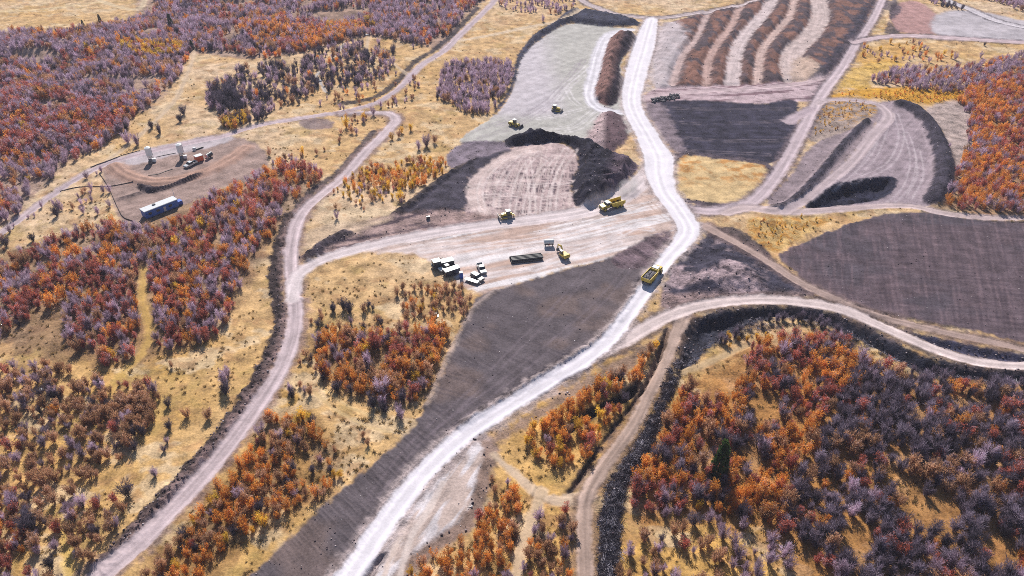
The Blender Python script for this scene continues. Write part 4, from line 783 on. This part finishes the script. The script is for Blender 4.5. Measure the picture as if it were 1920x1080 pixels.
def haul_truck(loc, rz, label, loaded):
    t = thing('haul_truck', label, 'dump truck', loc, rz, 'yellow dump trucks on the haul roads')
    MB().box((-.6, 0, 1.0), (8.6, 1.1, .5)).box((3.2, 0, 1.05), (3.0, 1.5, .6)).build('chassis', GRY, t)
    MB().prism([(3.0,1.1),(5.1,1.0),(5.25,1.5),(5.0,2.15),(3.5,2.4),(3.0,2.4)], -1.15, 1.15).build('hood', YEL, t); MB().box((3.6, 0, 1.82), (1.5, 3.1, .2)).build('fender', YEL, t)
    g = MB().box((5.19, 0, 1.6), (.16, 1.5, .6)).build('grille', BLK, t)
    cb = MB().prism([(1.5,1.35),(3.05,1.35),(3.2,2.3),(2.85,3.15),(1.55,3.15)], -1.0, 1.0).build('cab', GLS, t)
    MB().box((2.2, 0, 3.2), (1.7, 2.15, .14)).build('roof', WHT, cb)
    MB().box((2.3, 1.01, 1.75), (1.4, .1, .85)).box((2.3, -1.01, 1.75), (1.4, .1, .85)).build('door', YEL, cb)
    MB().cyl((1.35, 1.15, 1.4), (1.35, 1.15, 3.3), .1).build('exhaust', BLK, t)
    for s in (1, -1): MB().box((3.4, s*1.55, 2.5), (.12, .3, .42)).box((3.35, s*1.3, 2.55), (.06, .5, .06)).build('mirror', BLK, t)
    # dump body: floor, flared sides, headboard and canopy lip
    b = MB(); bx = [(-5.0,1.75),(-4.2,1.35),(.2,1.25),(.95,1.9),(1.15,2.95)]
    b.prism([(-4.9,1.6),(-4.2,1.3),(.2,1.2),(.9,1.85),(.8,2.0),(.1,1.4),(-4.2,1.5),(-4.9,1.8)], -1.42, 1.42)
    for s in (1, -1):
        b.prism([(-5.0,1.7),(-4.2,1.25),(.2,1.15),(.95,1.85),(1.15,2.95),(.4,2.9),(-4.8,2.75)], s*1.5-.06, s*1.5+.06)
        b.box((-2.1, s*1.58, 2.78), (5.6, .22, .2))
        for k in range(4): b.box((-4.1+k*1.25, s*1.6, 2.05), (.14, .14, 1.3))
    b.box((1.02, 0, 2.45), (.12, 3.0, 1.1), rot=Matrix.Rotation(.18, 3, 'Y')).box((1.35, 0, 3.02), (.8, 3.0, .1))
    bd = b.build('dump_body', YEL, t)
    if loaded: MB().box((-4.98, 0, 2.2), (.14, 3.0, 1.15)).build('tailgate', YEL, bd)
    if loaded:
        bm = bmesh.new(); bmesh.ops.create_grid(bm, x_segments=22, y_segments=13, size=.5)
        for v in bm.verts:
            x, y = v.co.x, v.co.y; v.co = Vector((-2.1+x*5.5, y*2.86, 2.35+.75*(1-(2*x)**2)*(1-(2*y)**2)+random.uniform(-.16, .2)))
        me = bpy.data.meshes.new('load'); bm.to_mesh(me); bm.free(); me.materials.append(ROCK); put(bpy.data.objects.new('load', me), bd)
    for x in (3.9, -1.6, -3.4):
        for s in (1, -1): wheel(t, x, s*1.22, .85, .62, YEL)
    for s in (1, -1): MB().cyl((5.22, s*.95, 1.35), (5.3, s*.95, 1.35), .14).build('headlight', WHT, t)
    return t
def tracks(t, L_, w_, h_, y):
    for s in (1, -1):
        m = MB(); pr = []; r = h_/2
        for i in range(9): an = -math.pi/2+math.pi*i/8; pr.append((L_/2-r+r*math.cos(an), r+r*math.sin(an)))
        for i in range(9): an = math.pi/2+math.pi*i/8; pr.append((-L_/2+r+r*math.cos(an), r+r*math.sin(an)))
        m.prism(pr, s*y-w_/2, s*y+w_/2); n_ = int(L_/.28)
        for i in range(n_): m.box((-L_/2+.2+i*(L_-.4)/(n_-1), s*y, h_+.02), (.08, w_, .06), bev=0)
        m.build('track', GRY, t)
def dozer(loc, rz, label, ripper=True):
    t = thing('bulldozer', label, 'bulldozer', loc, rz); tracks(t, 3.6, .6, 1.1, 1.05)
    MB().prism([(.2,.5),(2.0,.5),(2.1,1.0),(2.0,1.75),(.2,1.95)], -.62, .62).box((-.7, 0, 1.0), (2.2, 1.4, .9)).build('hull', YEL, t)
    MB().box((2.08, 0, 1.25), (.1, 1.0, .9)).build('grille', BLK, t)
    c = MB().box((-.55, 0, 2.0), (1.5, 1.5, 1.4), .86, .9).build('cab', GLS, t)
    MB().box((-.55, 0, 2.78), (1.75, 1.75, .14)).build('roof', WHT, c)
    MB().box((-1.5, .45, 1.75), (.7, .5, .6)).build('fuel_tank', YEL, t); MB().cyl((.9, .35, 1.9), (.9, .35, 2.7), .07).build('exhaust', BLK, t)
    b = MB().prism([(2.75,.12),(2.95,.05),(2.85,.5),(2.9,1.0),(3.1,1.35),(2.95,1.4),(2.7,1.0),(2.65,.5)], -1.85, 1.85).build('blade', STL, t)
    m = MB()
    for s in (1, -1): m.box((1.5, s*1.5, .55), (2.6, .18, .28)).cyl((1.7, s*.5, 1.3), (2.75, s*.6, .9), .07)
    m.build('push_arm', YEL, t)
    if ripper: MB().box((-2.3, 0, .95), (.9, .9, .35)).box((-2.75, 0, .7), (.25, 2.0, .3)).box((-2.85, .55, .45), (.14, .14, .8)).box((-2.85, -.55, .45), (.14, .14, .8)).build('ripper', YEL, t)
    return t
def loader(loc, rz, label):
    t = thing('wheel_loader', label, 'wheel loader', loc, rz)
    MB().prism([(-3.1,.8),(-.3,.8),(-.3,1.7),(-1.0,2.0),(-3.0,1.85)], -.95, .95).build('rear_body', YEL, t); MB().box((.9, 0, 1.1), (1.9, 1.1, .9), .8).build('front_frame', YEL, t)
    c = MB().box((-.35, 0, 2.45), (1.4, 1.4, 1.5), .85, .9).build('cab', GLS, t); MB().box((-.35, 0, 3.25), (1.6, 1.6, .13)).build('roof', WHT, c)
    MB().box((-3.1, 0, 1.2), (.3, 1.9, .8)).build('counterweight', BLK, t)
    for x in (-1.75, 1.15):
        for s in (1, -1): wheel(t, x, s*1.05, .72, .55, YEL)
    m = MB()
    for s in (1, -1): m.prism([(.6,1.55),(.9,1.75),(2.7,.7),(2.7,.4),(2.4,.5)], s*.5-.1, s*.5+.1)
    m.build('lift_arm', YEL, t)
    MB().prism([(2.6,.15),(3.7,.1),(3.75,.16),(2.8,.3),(2.75,1.0),(3.05,1.25),(2.95,1.3),(2.55,1.0)], -1.4, 1.4).build('bucket', GRY, t)
    for s in (1, -1): MB().prism([(2.6,.15),(3.7,.1),(3.05,1.25),(2.7,1.1)], s*1.4-.03, s*1.4+.03).build('bucket_side', GRY, t)
def excavator(loc, rz, label):
    t = thing('excavator', label, 'excavator', loc, rz); tracks(t, 3.2, .5, .8, .95)
    MB().box((-.3, 0, 1.3), (2.9, 2.2, .75)).build('house', YEL, t); MB().prism([(-2.1,1.0),(-1.3,1.0),(-1.3,2.1),(-1.9,2.05),(-2.15,1.7)], -1.1, 1.1).build('counterweight', YEL, t)
    c = MB().box((.55, .65, 2.1), (1.35, .85, 1.3), .9, .95).build('cab', GLS, t); MB().box((.55, .65, 2.78), (1.35, .9, .1)).build('roof', WHT, c)
    MB().prism([(.7,1.5),(1.0,1.4),(2.3,3.1),(4.0,2.7),(4.05,3.0),(2.2,3.6),(1.7,3.2)], -.4, -.08).build('boom', YEL, t)
    MB().prism([(3.75,3.2),(4.15,3.1),(4.3,1.4),(4.05,1.35)], -.36, -.12).build('stick', YEL, t)
    MB().prism([(3.4,.7),(3.7,.35),(4.2,.4),(4.4,1.0),(4.25,1.45),(4.0,1.4)], -.7, .22).build('bucket', GRY, t)
    MB().cyl((1.3, -.24, 1.6), (2.6, -.24, 2.9), .08).build('cylinder', STL, t)
def pickup(loc, rz, label, mat, group=None, suv=False):
    t = thing('suv' if suv else 'pickup_truck', label, 'car' if suv else 'pickup truck', loc, rz, group)
    if suv:
        MB().prism([(-2.4,.45),(2.3,.45),(2.4,.8),(2.3,1.05),(1.0,1.15),(-2.35,1.15),(-2.45,.8)], -.95, .95).build('body', mat, t)
        g = MB().prism([(-2.3,1.12),(1.15,1.12),(.4,1.72),(-2.1,1.75)], -.88, .88).build('windows', GLS, t); MB().box((-.85, 0, 1.76), (2.5, 1.62, .07)).build('roof', WHT, g)
    else:
        MB().prism([(-.6,.5),(2.7,.5),(2.85,.85),(2.7,1.12),(1.35,1.22),(-.6,1.22)], -.98, .98).build('body', mat, t)
        g = MB().prism([(-.75,1.18),(1.5,1.18),(.75,1.85),(-.6,1.88)], -.9, .9).build('windows', GLS, t); MB().box((.05, 0, 1.89), (1.35, 1.66, .07)).build('roof', mat, g)
        b = MB().box((-1.75, .93, .92), (2.3, .1, .62)).box((-1.75, -.93, .92), (2.3, .1, .62)).box((-2.88, 0, .92), (.1, 1.95, .62)).build('cargo_bed', mat, t)
        MB().box((-1.75, 0, .66), (2.3, 1.78, .08)).build('bed_floor', BLK, b)
    MB().box((2.82 if not suv else 2.36, 0, .55), (.14, 1.9, .25)).box((-2.95 if not suv else -2.44, 0, .55), (.12, 1.9, .22)).build('bumper', GRY, t)
    for x in ((1.85, -1.85) if not suv else (1.5, -1.5)):
        for s in (1, -1): wheel(t, x, s*.86, .4, .28, STL)
    for s in (1, -1): MB().box((2.83 if not suv else 2.37, s*.72, .9), (.08, .35, .18)).build('headlight', WHT, t)
def hd(a, b): return wang(a, b)
haul_truck(at(1147, 390), hd((1162, 381), (1128, 391)), 'yellow dump truck with empty bed driving down past the dark spoil bank', False)
haul_truck(at(1222, 522), hd((1206, 538), (1236, 506)), 'yellow dump truck loaded with dark rock climbing the white haul road', True)
dozer(at(950, 408), hd((962, 405), (938, 409)), 'yellow bulldozer with white roof at the foot of the tyre marked pad')
dozer(at(1042, 208), hd((1034, 206), (1052, 209)), 'yellow bulldozer with white roof on the pale gravel pad beside the long soil pile', False)
loader(at(966, 237), hd((956, 234), (978, 240)), 'yellow wheel loader with tall dark cab on the lower edge of the pale gravel pad')
excavator(at(1057, 483), hd((1063, 487), (1048, 474)), 'small yellow excavator with its arm lowered beside the black pipes')
# stacked pipes
pa, pb = at(957, 490), at(1018, 483); hdg = math.atan2(pb.y-pa.y, pb.x-pa.x); pc = at(987, 486.5); rp = .33
for row, cnt in ((0, 5), (1, 4)):
    for j in range(cnt):
        m = MB(); m.cyl((-5.3, 0, 0), (5.3, 0, 0), rp, seg=20, cap=False)
        m.cyl((-5.3, 0, 0), (5.3, 0, 0), rp*.86, seg=20, cap=False)
        for e in (-5.3, 5.3):
            m.cyl((e-.12 if e > 0 else e, 0, 0), (e if e > 0 else e+.12, 0, 0), rp*1.06, seg=20, cap=False)
        o = m.build('pipe', PIPE); y = (j-(cnt-1)/2)*rp*2.16; cs_, sn_ = math.cos(hdg), math.sin(hdg)
        o.location = (pc.x-sn_*y+random.uniform(-.15, .15), pc.y+cs_*y, pc.z+rp+.03+row*rp*1.8); o.rotation_euler = (0, 0, hdg)
        tag(o, 'long black pipe in the upper row of the stack on the dirt yard' if row else 'long black pipe in the bottom row of the stack on the dirt yard', 'pipe', 'black pipes in the '+('upper' if row else 'bottom')+' row of the stack')
# white tank on legs
t = thing('water_tank', 'small white tank on dark legs above the black pipes', 'tank', at(1029, 461), hd((1019, 461), (1039, 460)))
MB().cyl((-1.5, 0, 1.75), (1.5, 0, 1.75), .85, seg=20).cyl((-1.75, 0, 1.75), (-1.5, 0, 1.75), .55, .85).cyl((1.5, 0, 1.75), (1.75, 0, 1.75), .85, .55).build('tank', WHT, t)
for x in (-1.2, 0, 1.2):
    for s in (1, -1): MB().box((x, s*.6, .5), (.16, .16, 1.0)).build('leg', BLK, t)
MB().box((0, 0, .95), (3.2, 1.5, .16)).build('frame', BLK, t); MB().cyl((0, -.9, 1.1), (0, -1.05, 1.1), .2).build('valve', RED, t)
# parked group at the yard's edge
t = thing('service_truck', 'large dark service truck with white roofs and a crane mast by the grass edge', 'truck', at(829, 500), hd((850, 494), (812, 503)))
MB().box((1.9, 0, 1.75), (2.6, 2.4, 2.3), .93, .95).build('cab', DRK, t); MB().box((1.85, 0, 2.95), (2.55, 2.4, .12)).build('roof', WHT, t); MB().box((3.2, 0, 1.05), (.5, 2.3, .9)).build('bumper', GRY, t)
MB().box((-1.7, 0, 1.45), (4.4, 2.3, 1.3)).build('utility_body', DRK, t); MB().box((-1.7, 0, 2.16), (4.5, 2.4, .12)).build('body_roof', WHT, t)
MB().box((2.95, 0, 2.1), (.3, 2.0, .8)).build('windscreen', GLS, t); MB().box((.35, .4, 2.5), (.22, .22, 2.6)).box((.1, .4, 3.7), (.9, .16, .16)).build('crane_mast', BLK, t); MB().box((-.4, 0, .75), (6.8, 1.0, .3)).build('chassis', GRY, t)
for x in (2.0, -2.0, -3.0):
    for s in (1, -1): wheel(t, x, s*1.02, .5, .36)
pickup(at(838, 505), hd((850, 500), (826, 509)), 'white pickup truck parked between the service truck and the enclosed trailer', WHT)
t = thing('enclosed_trailer', 'white roofed enclosed trailer with dark side beside the blue portable toilet', 'trailer', at(847, 514.5), hd((859, 510), (835, 518)))
MB().box((0, 0, 1.35), (5.2, 2.2, 1.9)).build('body', DRK, t); MB().box((0, 0, 2.33), (5.25, 2.25, .1)).build('roof', WHT, t); MB().prism([(2.6,.45),(3.6,.4),(3.6,.55),(2.6,.6)], -.1, .1).build('tow_bar', GRY, t)
for x in (-.5, .45):
    for s in (1, -1): wheel(t, x, s*1.0, .36, .24)
t = thing('portable_toilet', 'bright blue portable toilet with pale roof at the edge of the yard', 'portable toilet', at(865, 521), hd((865, 521), (866, 530)))
MB().box((0, 0, 1.1), (1.15, 1.15, 2.1), .97, .97).build('walls', BLU, t); MB().box((0, 0, 2.22), (1.2, 1.2, .16), .8, .8).build('roof', WHT, t); MB().box((.585, 0, 1.1), (.05, .75, 1.8)).build('door', BLU, t); MB().cyl((-.35, .35, 2.2), (-.35, .35, 2.6), .06).build('vent_pipe', WHT, t)
MB().box((0, 0, .04), (1.25, 1.25, .1)).build('skid', GRY, t)
t = thing('flatbed_trailer', 'long low white flatbed trailer between the toilet and the dark car', 'trailer', at(885, 529), hd((873, 525), (898, 533)))
MB().box((0, 0, .78), (4.8, 1.6, .16)).build('deck', WHT, t); MB().box((0, 0, .58), (4.6, 1.0, .2)).prism([(2.4,.5),(3.3,.48),(3.3,.6),(2.4,.66)], -.08, .08).build('frame', GRY, t)
for x in (-.45, .45):
    for s in (1, -1): wheel(t, x, s*.92, .36, .22)
pickup(at(895, 523), hd((887, 518), (903, 527)), 'dark car with white roof parked behind the low flatbed trailer', DRK, None, True)
pickup(at(903, 507), hd((898, 497), (908, 516)), 'white pickup truck parked alone facing the viewer on the dirt yard', WHT)
t = thing('light_tower', 'dark portable light tower on the dark slope left of the tyre marked pad', 'light tower', at(803, 410), .4)
MB().box((0, 0, .8), (1.8, 1.1, 1.0)).build('generator', DRK, t); MB().cyl((0, 0, 1.2), (0, 0, 4.2), .06).build('mast', GRY, t); MB().box((0, 0, 4.2), (.12, 1.0, .3)).build('lamp_head', GRY, t)
for s in (1, -1): wheel(t, 0, s*.65, .34, .2)
t.scale = (.75, .75, .75)
# camp on the left
def silo(p, label):
    t = thing('silo', label, 'silo', p, .3, 'white silos at the camp pad')
    MB().cyl((0, 0, 2.9), (0, 0, 6.2), 1.2, seg=24).build('tank', SWH, t); MB().cyl((0, 0, 6.2), (0, 0, 6.6), 1.2, .5, 24).build('top_cap', SWH, t); MB().cyl((0, 0, 1.5), (0, 0, 2.9), .3, 1.18, 24).build('hopper', SWH, t)
    for a in range(4): an = a*1.5708+.78; MB().box((1.0*math.cos(an), 1.0*math.sin(an), 1.5), (.16, .16, 3.0)).build('leg', GRY, t)
    MB().box((1.3, -.5, .8), (1.4, 1.2, 1.3)).build('control_box', SWH, t); MB().box((0, -2.1, .9), (1.2, 2.6, 1.2)).box((0, -2.1, 1.6), (1.0, 2.4, .2)).build('feeder', GRY, t)
    MB().cyl((1.2, 0, .3), (1.25, .1, 6.4), .06).build('ladder', GRY, t)
silo(at(284, 303), 'white silo on grey legs, left of the two at the camp'); silo(at(342, 297), 'white silo on grey legs, nearer the orange container')
t = thing('site_container', 'small orange red container with white roof on the camp pad', 'container', at(374, 301), hd((366, 303), (382, 298)))
MB().box((0, 0, 1.2), (3.0, 2.4, 2.2)).build('body', ORG, t); MB().box((0, 0, 2.36), (3.05, 2.45, .14)).build('roof', WHT, t); MB().box((.3, -1.22, 1.1), (1.0, .06, 1.9)).build('door', ORG, t); MB().box((0, 0, .06), (2.8, 2.2, .14)).build('skid', GRY, t)
pickup(at(358, 311), hd((367, 306), (348, 315)), 'silver pickup truck parked beside the orange red container', SIL)
t = thing('tank_trailer', 'dark rounded tank trailer with pale rim right of the orange container', 'trailer', at(393, 296), hd((386, 299), (399, 291)))
MB().cyl((-1.4, 0, 1.35), (1.4, 0, 1.35), .85, seg=20).build('tank', DRK, t); MB().cyl((-1.5, 0, 1.35), (-1.38, 0, 1.35), .9, seg=20).build('rim', WHT, t); MB().cyl((1.38, 0, 1.35), (1.5, 0, 1.35), .9, seg=20).build('rim', WHT, t); MB().box((-.3, 0, .55), (4.0, .9, .14)).build('frame', GRY, t)
for s in (1, -1): wheel(t, 0, s*.85, .38, .24)
c_ = at(302, 397); rz = hd((280, 409), (328, 390))
t = thing('office_trailer', 'long blue office trailer with pale roof on the camp pad', 'office trailer', c_, rz)
MB().box((0, 0, 1.75), (12.4, 3.6, 2.7)).build('wall', NAVY, t); MB().prism([(-6.4,3.1),(6.4,3.1),(6.4,3.16),(-6.4,3.16)], -1.95, 1.95).box((0, 0, 3.25), (12.8, 3.9, .16), 1, .9).build('roof', WHT, t); MB().box((0, 0, .25), (12.0, 3.2, .4)).build('skirting', GRY, t)
for x in (-4.5, -1.5, 3.2): MB().box((x, -1.81, 1.9), (1.2, .06, .9)).build('window', GLS, t)
MB().box((1.0, -1.81, 1.45), (.9, .06, 1.9)).build('door', WHT, t); MB().box((-1.5, .6, 3.5), (1.0, .9, .5)).build('air_conditioner', GRY, t)
MB().box((7.3, 0, 1.0), (1.8, 2.2, 1.4)).build('porch', BLU, t)
t = thing('mast', 'thin white mast standing behind the office trailer end', 'mast', at(330, 378)); MB().cyl((0, 0, 0), (0, 0, 5.2), .09, .06).build('pole', WHT, t); MB().box((.2, 0, .6), (1.0, .8, 1.2)).build('base_box', BLK, t)
t = tag(MB().cyl((-1.6, 0, .3), (1.6, 0, .3), .28).build('pipe_section', PIPE), 'short black pipe lying by the track behind the orange container', 'pipe'); t.location = at(375, 279); t.rotation_euler.z = hd((368, 281), (382, 276))
t = tag(MB().box((0, 0, .6), (1.3, 1.0, 1.1)).box((0, 0, 1.2), (1.0, .8, .2)).build('generator', WHT), 'small white generator beside the short black pipe', 'generator'); t.location = at(365, 282)
def line_thing(name, label, cat, pts, h, thick, mat, post=0):
    P_ = crom(pts, 6); p0 = at(*P_[0]); t = thing(name, label, cat, p0); W = [at(*p)-p0 for p in P_]; bm = bmesh.new(); pv = None
    for i, p in enumerate(W):
        d = (W[min(i+1, len(W)-1)]-W[max(i-1, 0)]).normalized(); s = Vector((-d.y, d.x, 0))*thick/2
        vs = [bm.verts.new(p-s-Vector((0, 0, .1))), bm.verts.new(p-s+Vector((0, 0, h))), bm.verts.new(p+s+Vector((0, 0, h))), bm.verts.new(p+s-Vector((0, 0, .1)))]
        if pv:
            for a in range(4): bm.faces.new((pv[a], pv[(a+1) % 4], vs[(a+1) % 4], vs[a]))
        else: bm.faces.new(vs)
        pv = vs
    bm.faces.new(pv[::-1]); bmesh.ops.recalc_face_normals(bm, faces=bm.faces); me = bpy.data.meshes.new('fabric' if post else 'hose'); bm.to_mesh(me); bm.free(); me.materials.append(mat); put(bpy.data.objects.new('fabric' if post else 'hose', me), t)
    if post:
        for p in W[::3]: MB().box((p.x, p.y, p.z+.25), (.07, .07, .8), bev=0).build('post', GRY, t)
line_thing('silt_fence', 'dark silt fence bending down the grass left of the camp pad', 'fence', [(187,326),(203,350),(213,372),(222,392),(232,408),(250,415)], .34, .12, FAB, 1)
line_thing('silt_fence', 'dark silt fence crossing the grass from the track to the camp pad', 'fence', [(113,359),(150,351),(200,350),(228,346),(250,341)], .3, .1, FAB, 1)
line_thing('silt_fence', 'dark silt fence along the uphill edge of the left camp road', 'fence', [(170,314),(200,303),(232,291),(262,283)], .3, .1, FAB, 1)
line_thing('hose', 'dark hose lying between the two white silos', 'hose', [(292,295),(310,291),(330,287)], .18, .2, BLK)
line_thing('hose', 'dark hose lying on the reddish ground below the silos', 'hose', [(278,329),(295,327),(312,321),(324,317)], .18, .2, BLK)
# small things
def lump(name, label, cat, p, s, mat, seed=0):
    bm = bmesh.new(); bmesh.ops.create_icosphere(bm, subdivisions=2, radius=1); r = np.random.default_rng(seed)
    for v in bm.verts: v.co *= 1+r.uniform(-.2, .2); v.co = Vector((v.co.x*s[0], v.co.y*s[1], v.co.z*s[2]+s[2]*.6))
    me = bpy.data.meshes.new(name); bm.to_mesh(me); bm.free(); me.materials.append(mat); o = put(bpy.data.objects.new(name, me)); o.location = p; return tag(o, label, cat)
lump('boulder', 'white boulder among shrubs in the yellow meadow at the left', 'rock', at(78, 732), (.7, .5, .35), WHT, 1)
lump('boulder', 'pale boulder on the dark slope of the creek bank', 'rock', at(688, 66), (1.3, .7, .4), WHT, 2)
lump('boulder', 'pale boulder in the creek bed between grey shrubs', 'rock', at(600, 152), (1.2, .9, .4), WHT, 3)
t = thing('utility_box', 'small dark utility box on a pale slab among brown shrubs', 'utility box', at(817, 592)); MB().box((0, 0, .5), (.9, .8, .9)).build('cabinet', BLK, t); MB().box((0, 0, .05), (1.8, 1.6, .12)).build('slab', STL, t)
t = thing('marker_post', 'white marker pipe lying at the edge of the pale turnout', 'pipe', at(884, 951), hd((884, 951), (862, 953))); MB().cyl((0, 0, .12), (3.0, 0, .12), .07).build('pipe', STL, t); MB().cyl((-.25, 0, .2), (.1, 0, .2), .22).build('cap', WHT, t)
# heap of dark rubble by the bench
RUB = []
bm = bmesh.new()
for j in range(130):
    u, v_ = random.random(), random.gauss(0, .5); px = 1223+u*50; py = 190-u*9+v_*4.2; p = at(px, py); s = random.uniform(.35, .9)
    g = bmesh.ops.create_cube(bm, size=1)['verts']; M = Matrix.Translation(p+Vector((0, 0, .25+max(0, .9-abs(v_))*1.3*random.random()))) @ Matrix.Rotation(random.uniform(0, 3), 4, Vector((random.random(), random.random(), 1)).normalized()) @ Matrix.Diagonal((s*random.uniform(.8, 2.6), s, s*.7, 1))
    for q_ in g: q_.co = M @ q_.co
me = bpy.data.meshes.new('rubble'); bm.to_mesh(me); bm.free(); me.materials.append(ROCK); tag(put(bpy.data.objects.new('rubble', me)), 'heap of dark broken rubble and pipe on the pink bench below the terraces', 'rubble', None, 'stuff')
# dust raised behind the empty truck
m, n, o_ = newmat('dust'); vl = N(n, 'ShaderNodeVolumePrincipled'); vl.inputs['Color'].default_value = (.93, .88, .88, 1); vl.inputs['Anisotropy'].default_value = .2
tc = N(n, 'ShaderNodeTexCoord'); nz = N(n, 'ShaderNodeTexNoise'); nz.inputs['Scale'].default_value = .28; nz.inputs['Detail'].default_value = 3; n.links.new(tc.outputs['Object'], nz.inputs['Vector'])
gr = N(n, 'ShaderNodeTexGradient', gradient_type='SPHERICAL'); mp = N(n, 'ShaderNodeMapping'); mp.vector_type = 'POINT'; mp.inputs['Scale'].default_value = (1/8, 1/5, 1/3.2); n.links.new(tc.outputs['Object'], mp.inputs[0]); n.links.new(mp.outputs[0], gr.inputs[0])
r1 = N(n, 'ShaderNodeMapRange'); r1.inputs[1].default_value = .4; r1.inputs[2].default_value = .75; r1.inputs[4].default_value = .5; n.links.new(nz.outputs[0], r1.inputs[0])
mu = N(n, 'ShaderNodeMath', operation='MULTIPLY'); n.links.new(r1.outputs[0], mu.inputs[0]); n.links.new(gr.outputs[1], mu.inputs[1]); n.links.new(mu.outputs[0], vl.inputs['Density']); n.links.new(vl.outputs[0], o_.inputs['Volume'])
bm = bmesh.new(); bmesh.ops.create_icosphere(bm, subdivisions=3, radius=1)
for v in bm.verts: v.co = Vector((v.co.x*8, v.co.y*5, v.co.z*3.2))
me = bpy.data.meshes.new('dust_cloud'); bm.to_mesh(me); bm.free(); me.materials.append(m); d_ = put(bpy.data.objects.new('dust_cloud', me)); p = at(1178, 360); d_.location = p+Vector((0, 0, 1.8)); d_.rotation_euler.z = hd((1160, 385), (1195, 335))
tag(d_, 'pale dust cloud hanging behind the empty dump truck', 'dust', None, 'stuff')

# thin bluish autumn air
m, n, o_ = newmat('haze'); vl = N(n, 'ShaderNodeVolumePrincipled'); vl.inputs['Color'].default_value = (.80, .76, .92, 1); vl.inputs['Density'].default_value = .00014; vl.inputs['Anisotropy'].default_value = 0
n.links.new(vl.outputs[0], o_.inputs['Volume']); bm = bmesh.new(); bmesh.ops.create_cube(bm, size=1)
zl = float(Z.min())-1; zt = H+4; xr = float(np.abs(X).max())+40; y0, y1 = float(Y.min())-40, float(Y.max())+40
for v in bm.verts: v.co = Vector((v.co.x*2*xr, (y0+y1)/2+v.co.y*(y1-y0), (zl+zt)/2+v.co.z*(zt-zl)))
me = bpy.data.meshes.new('haze'); bm.to_mesh(me); bm.free(); me.materials.append(m); hz = put(bpy.data.objects.new('haze', me)); hz['kind'] = 'stuff'; hz['label'] = 'thin pale bluish haze filling the air over the hills'; hz['category'] = 'haze'
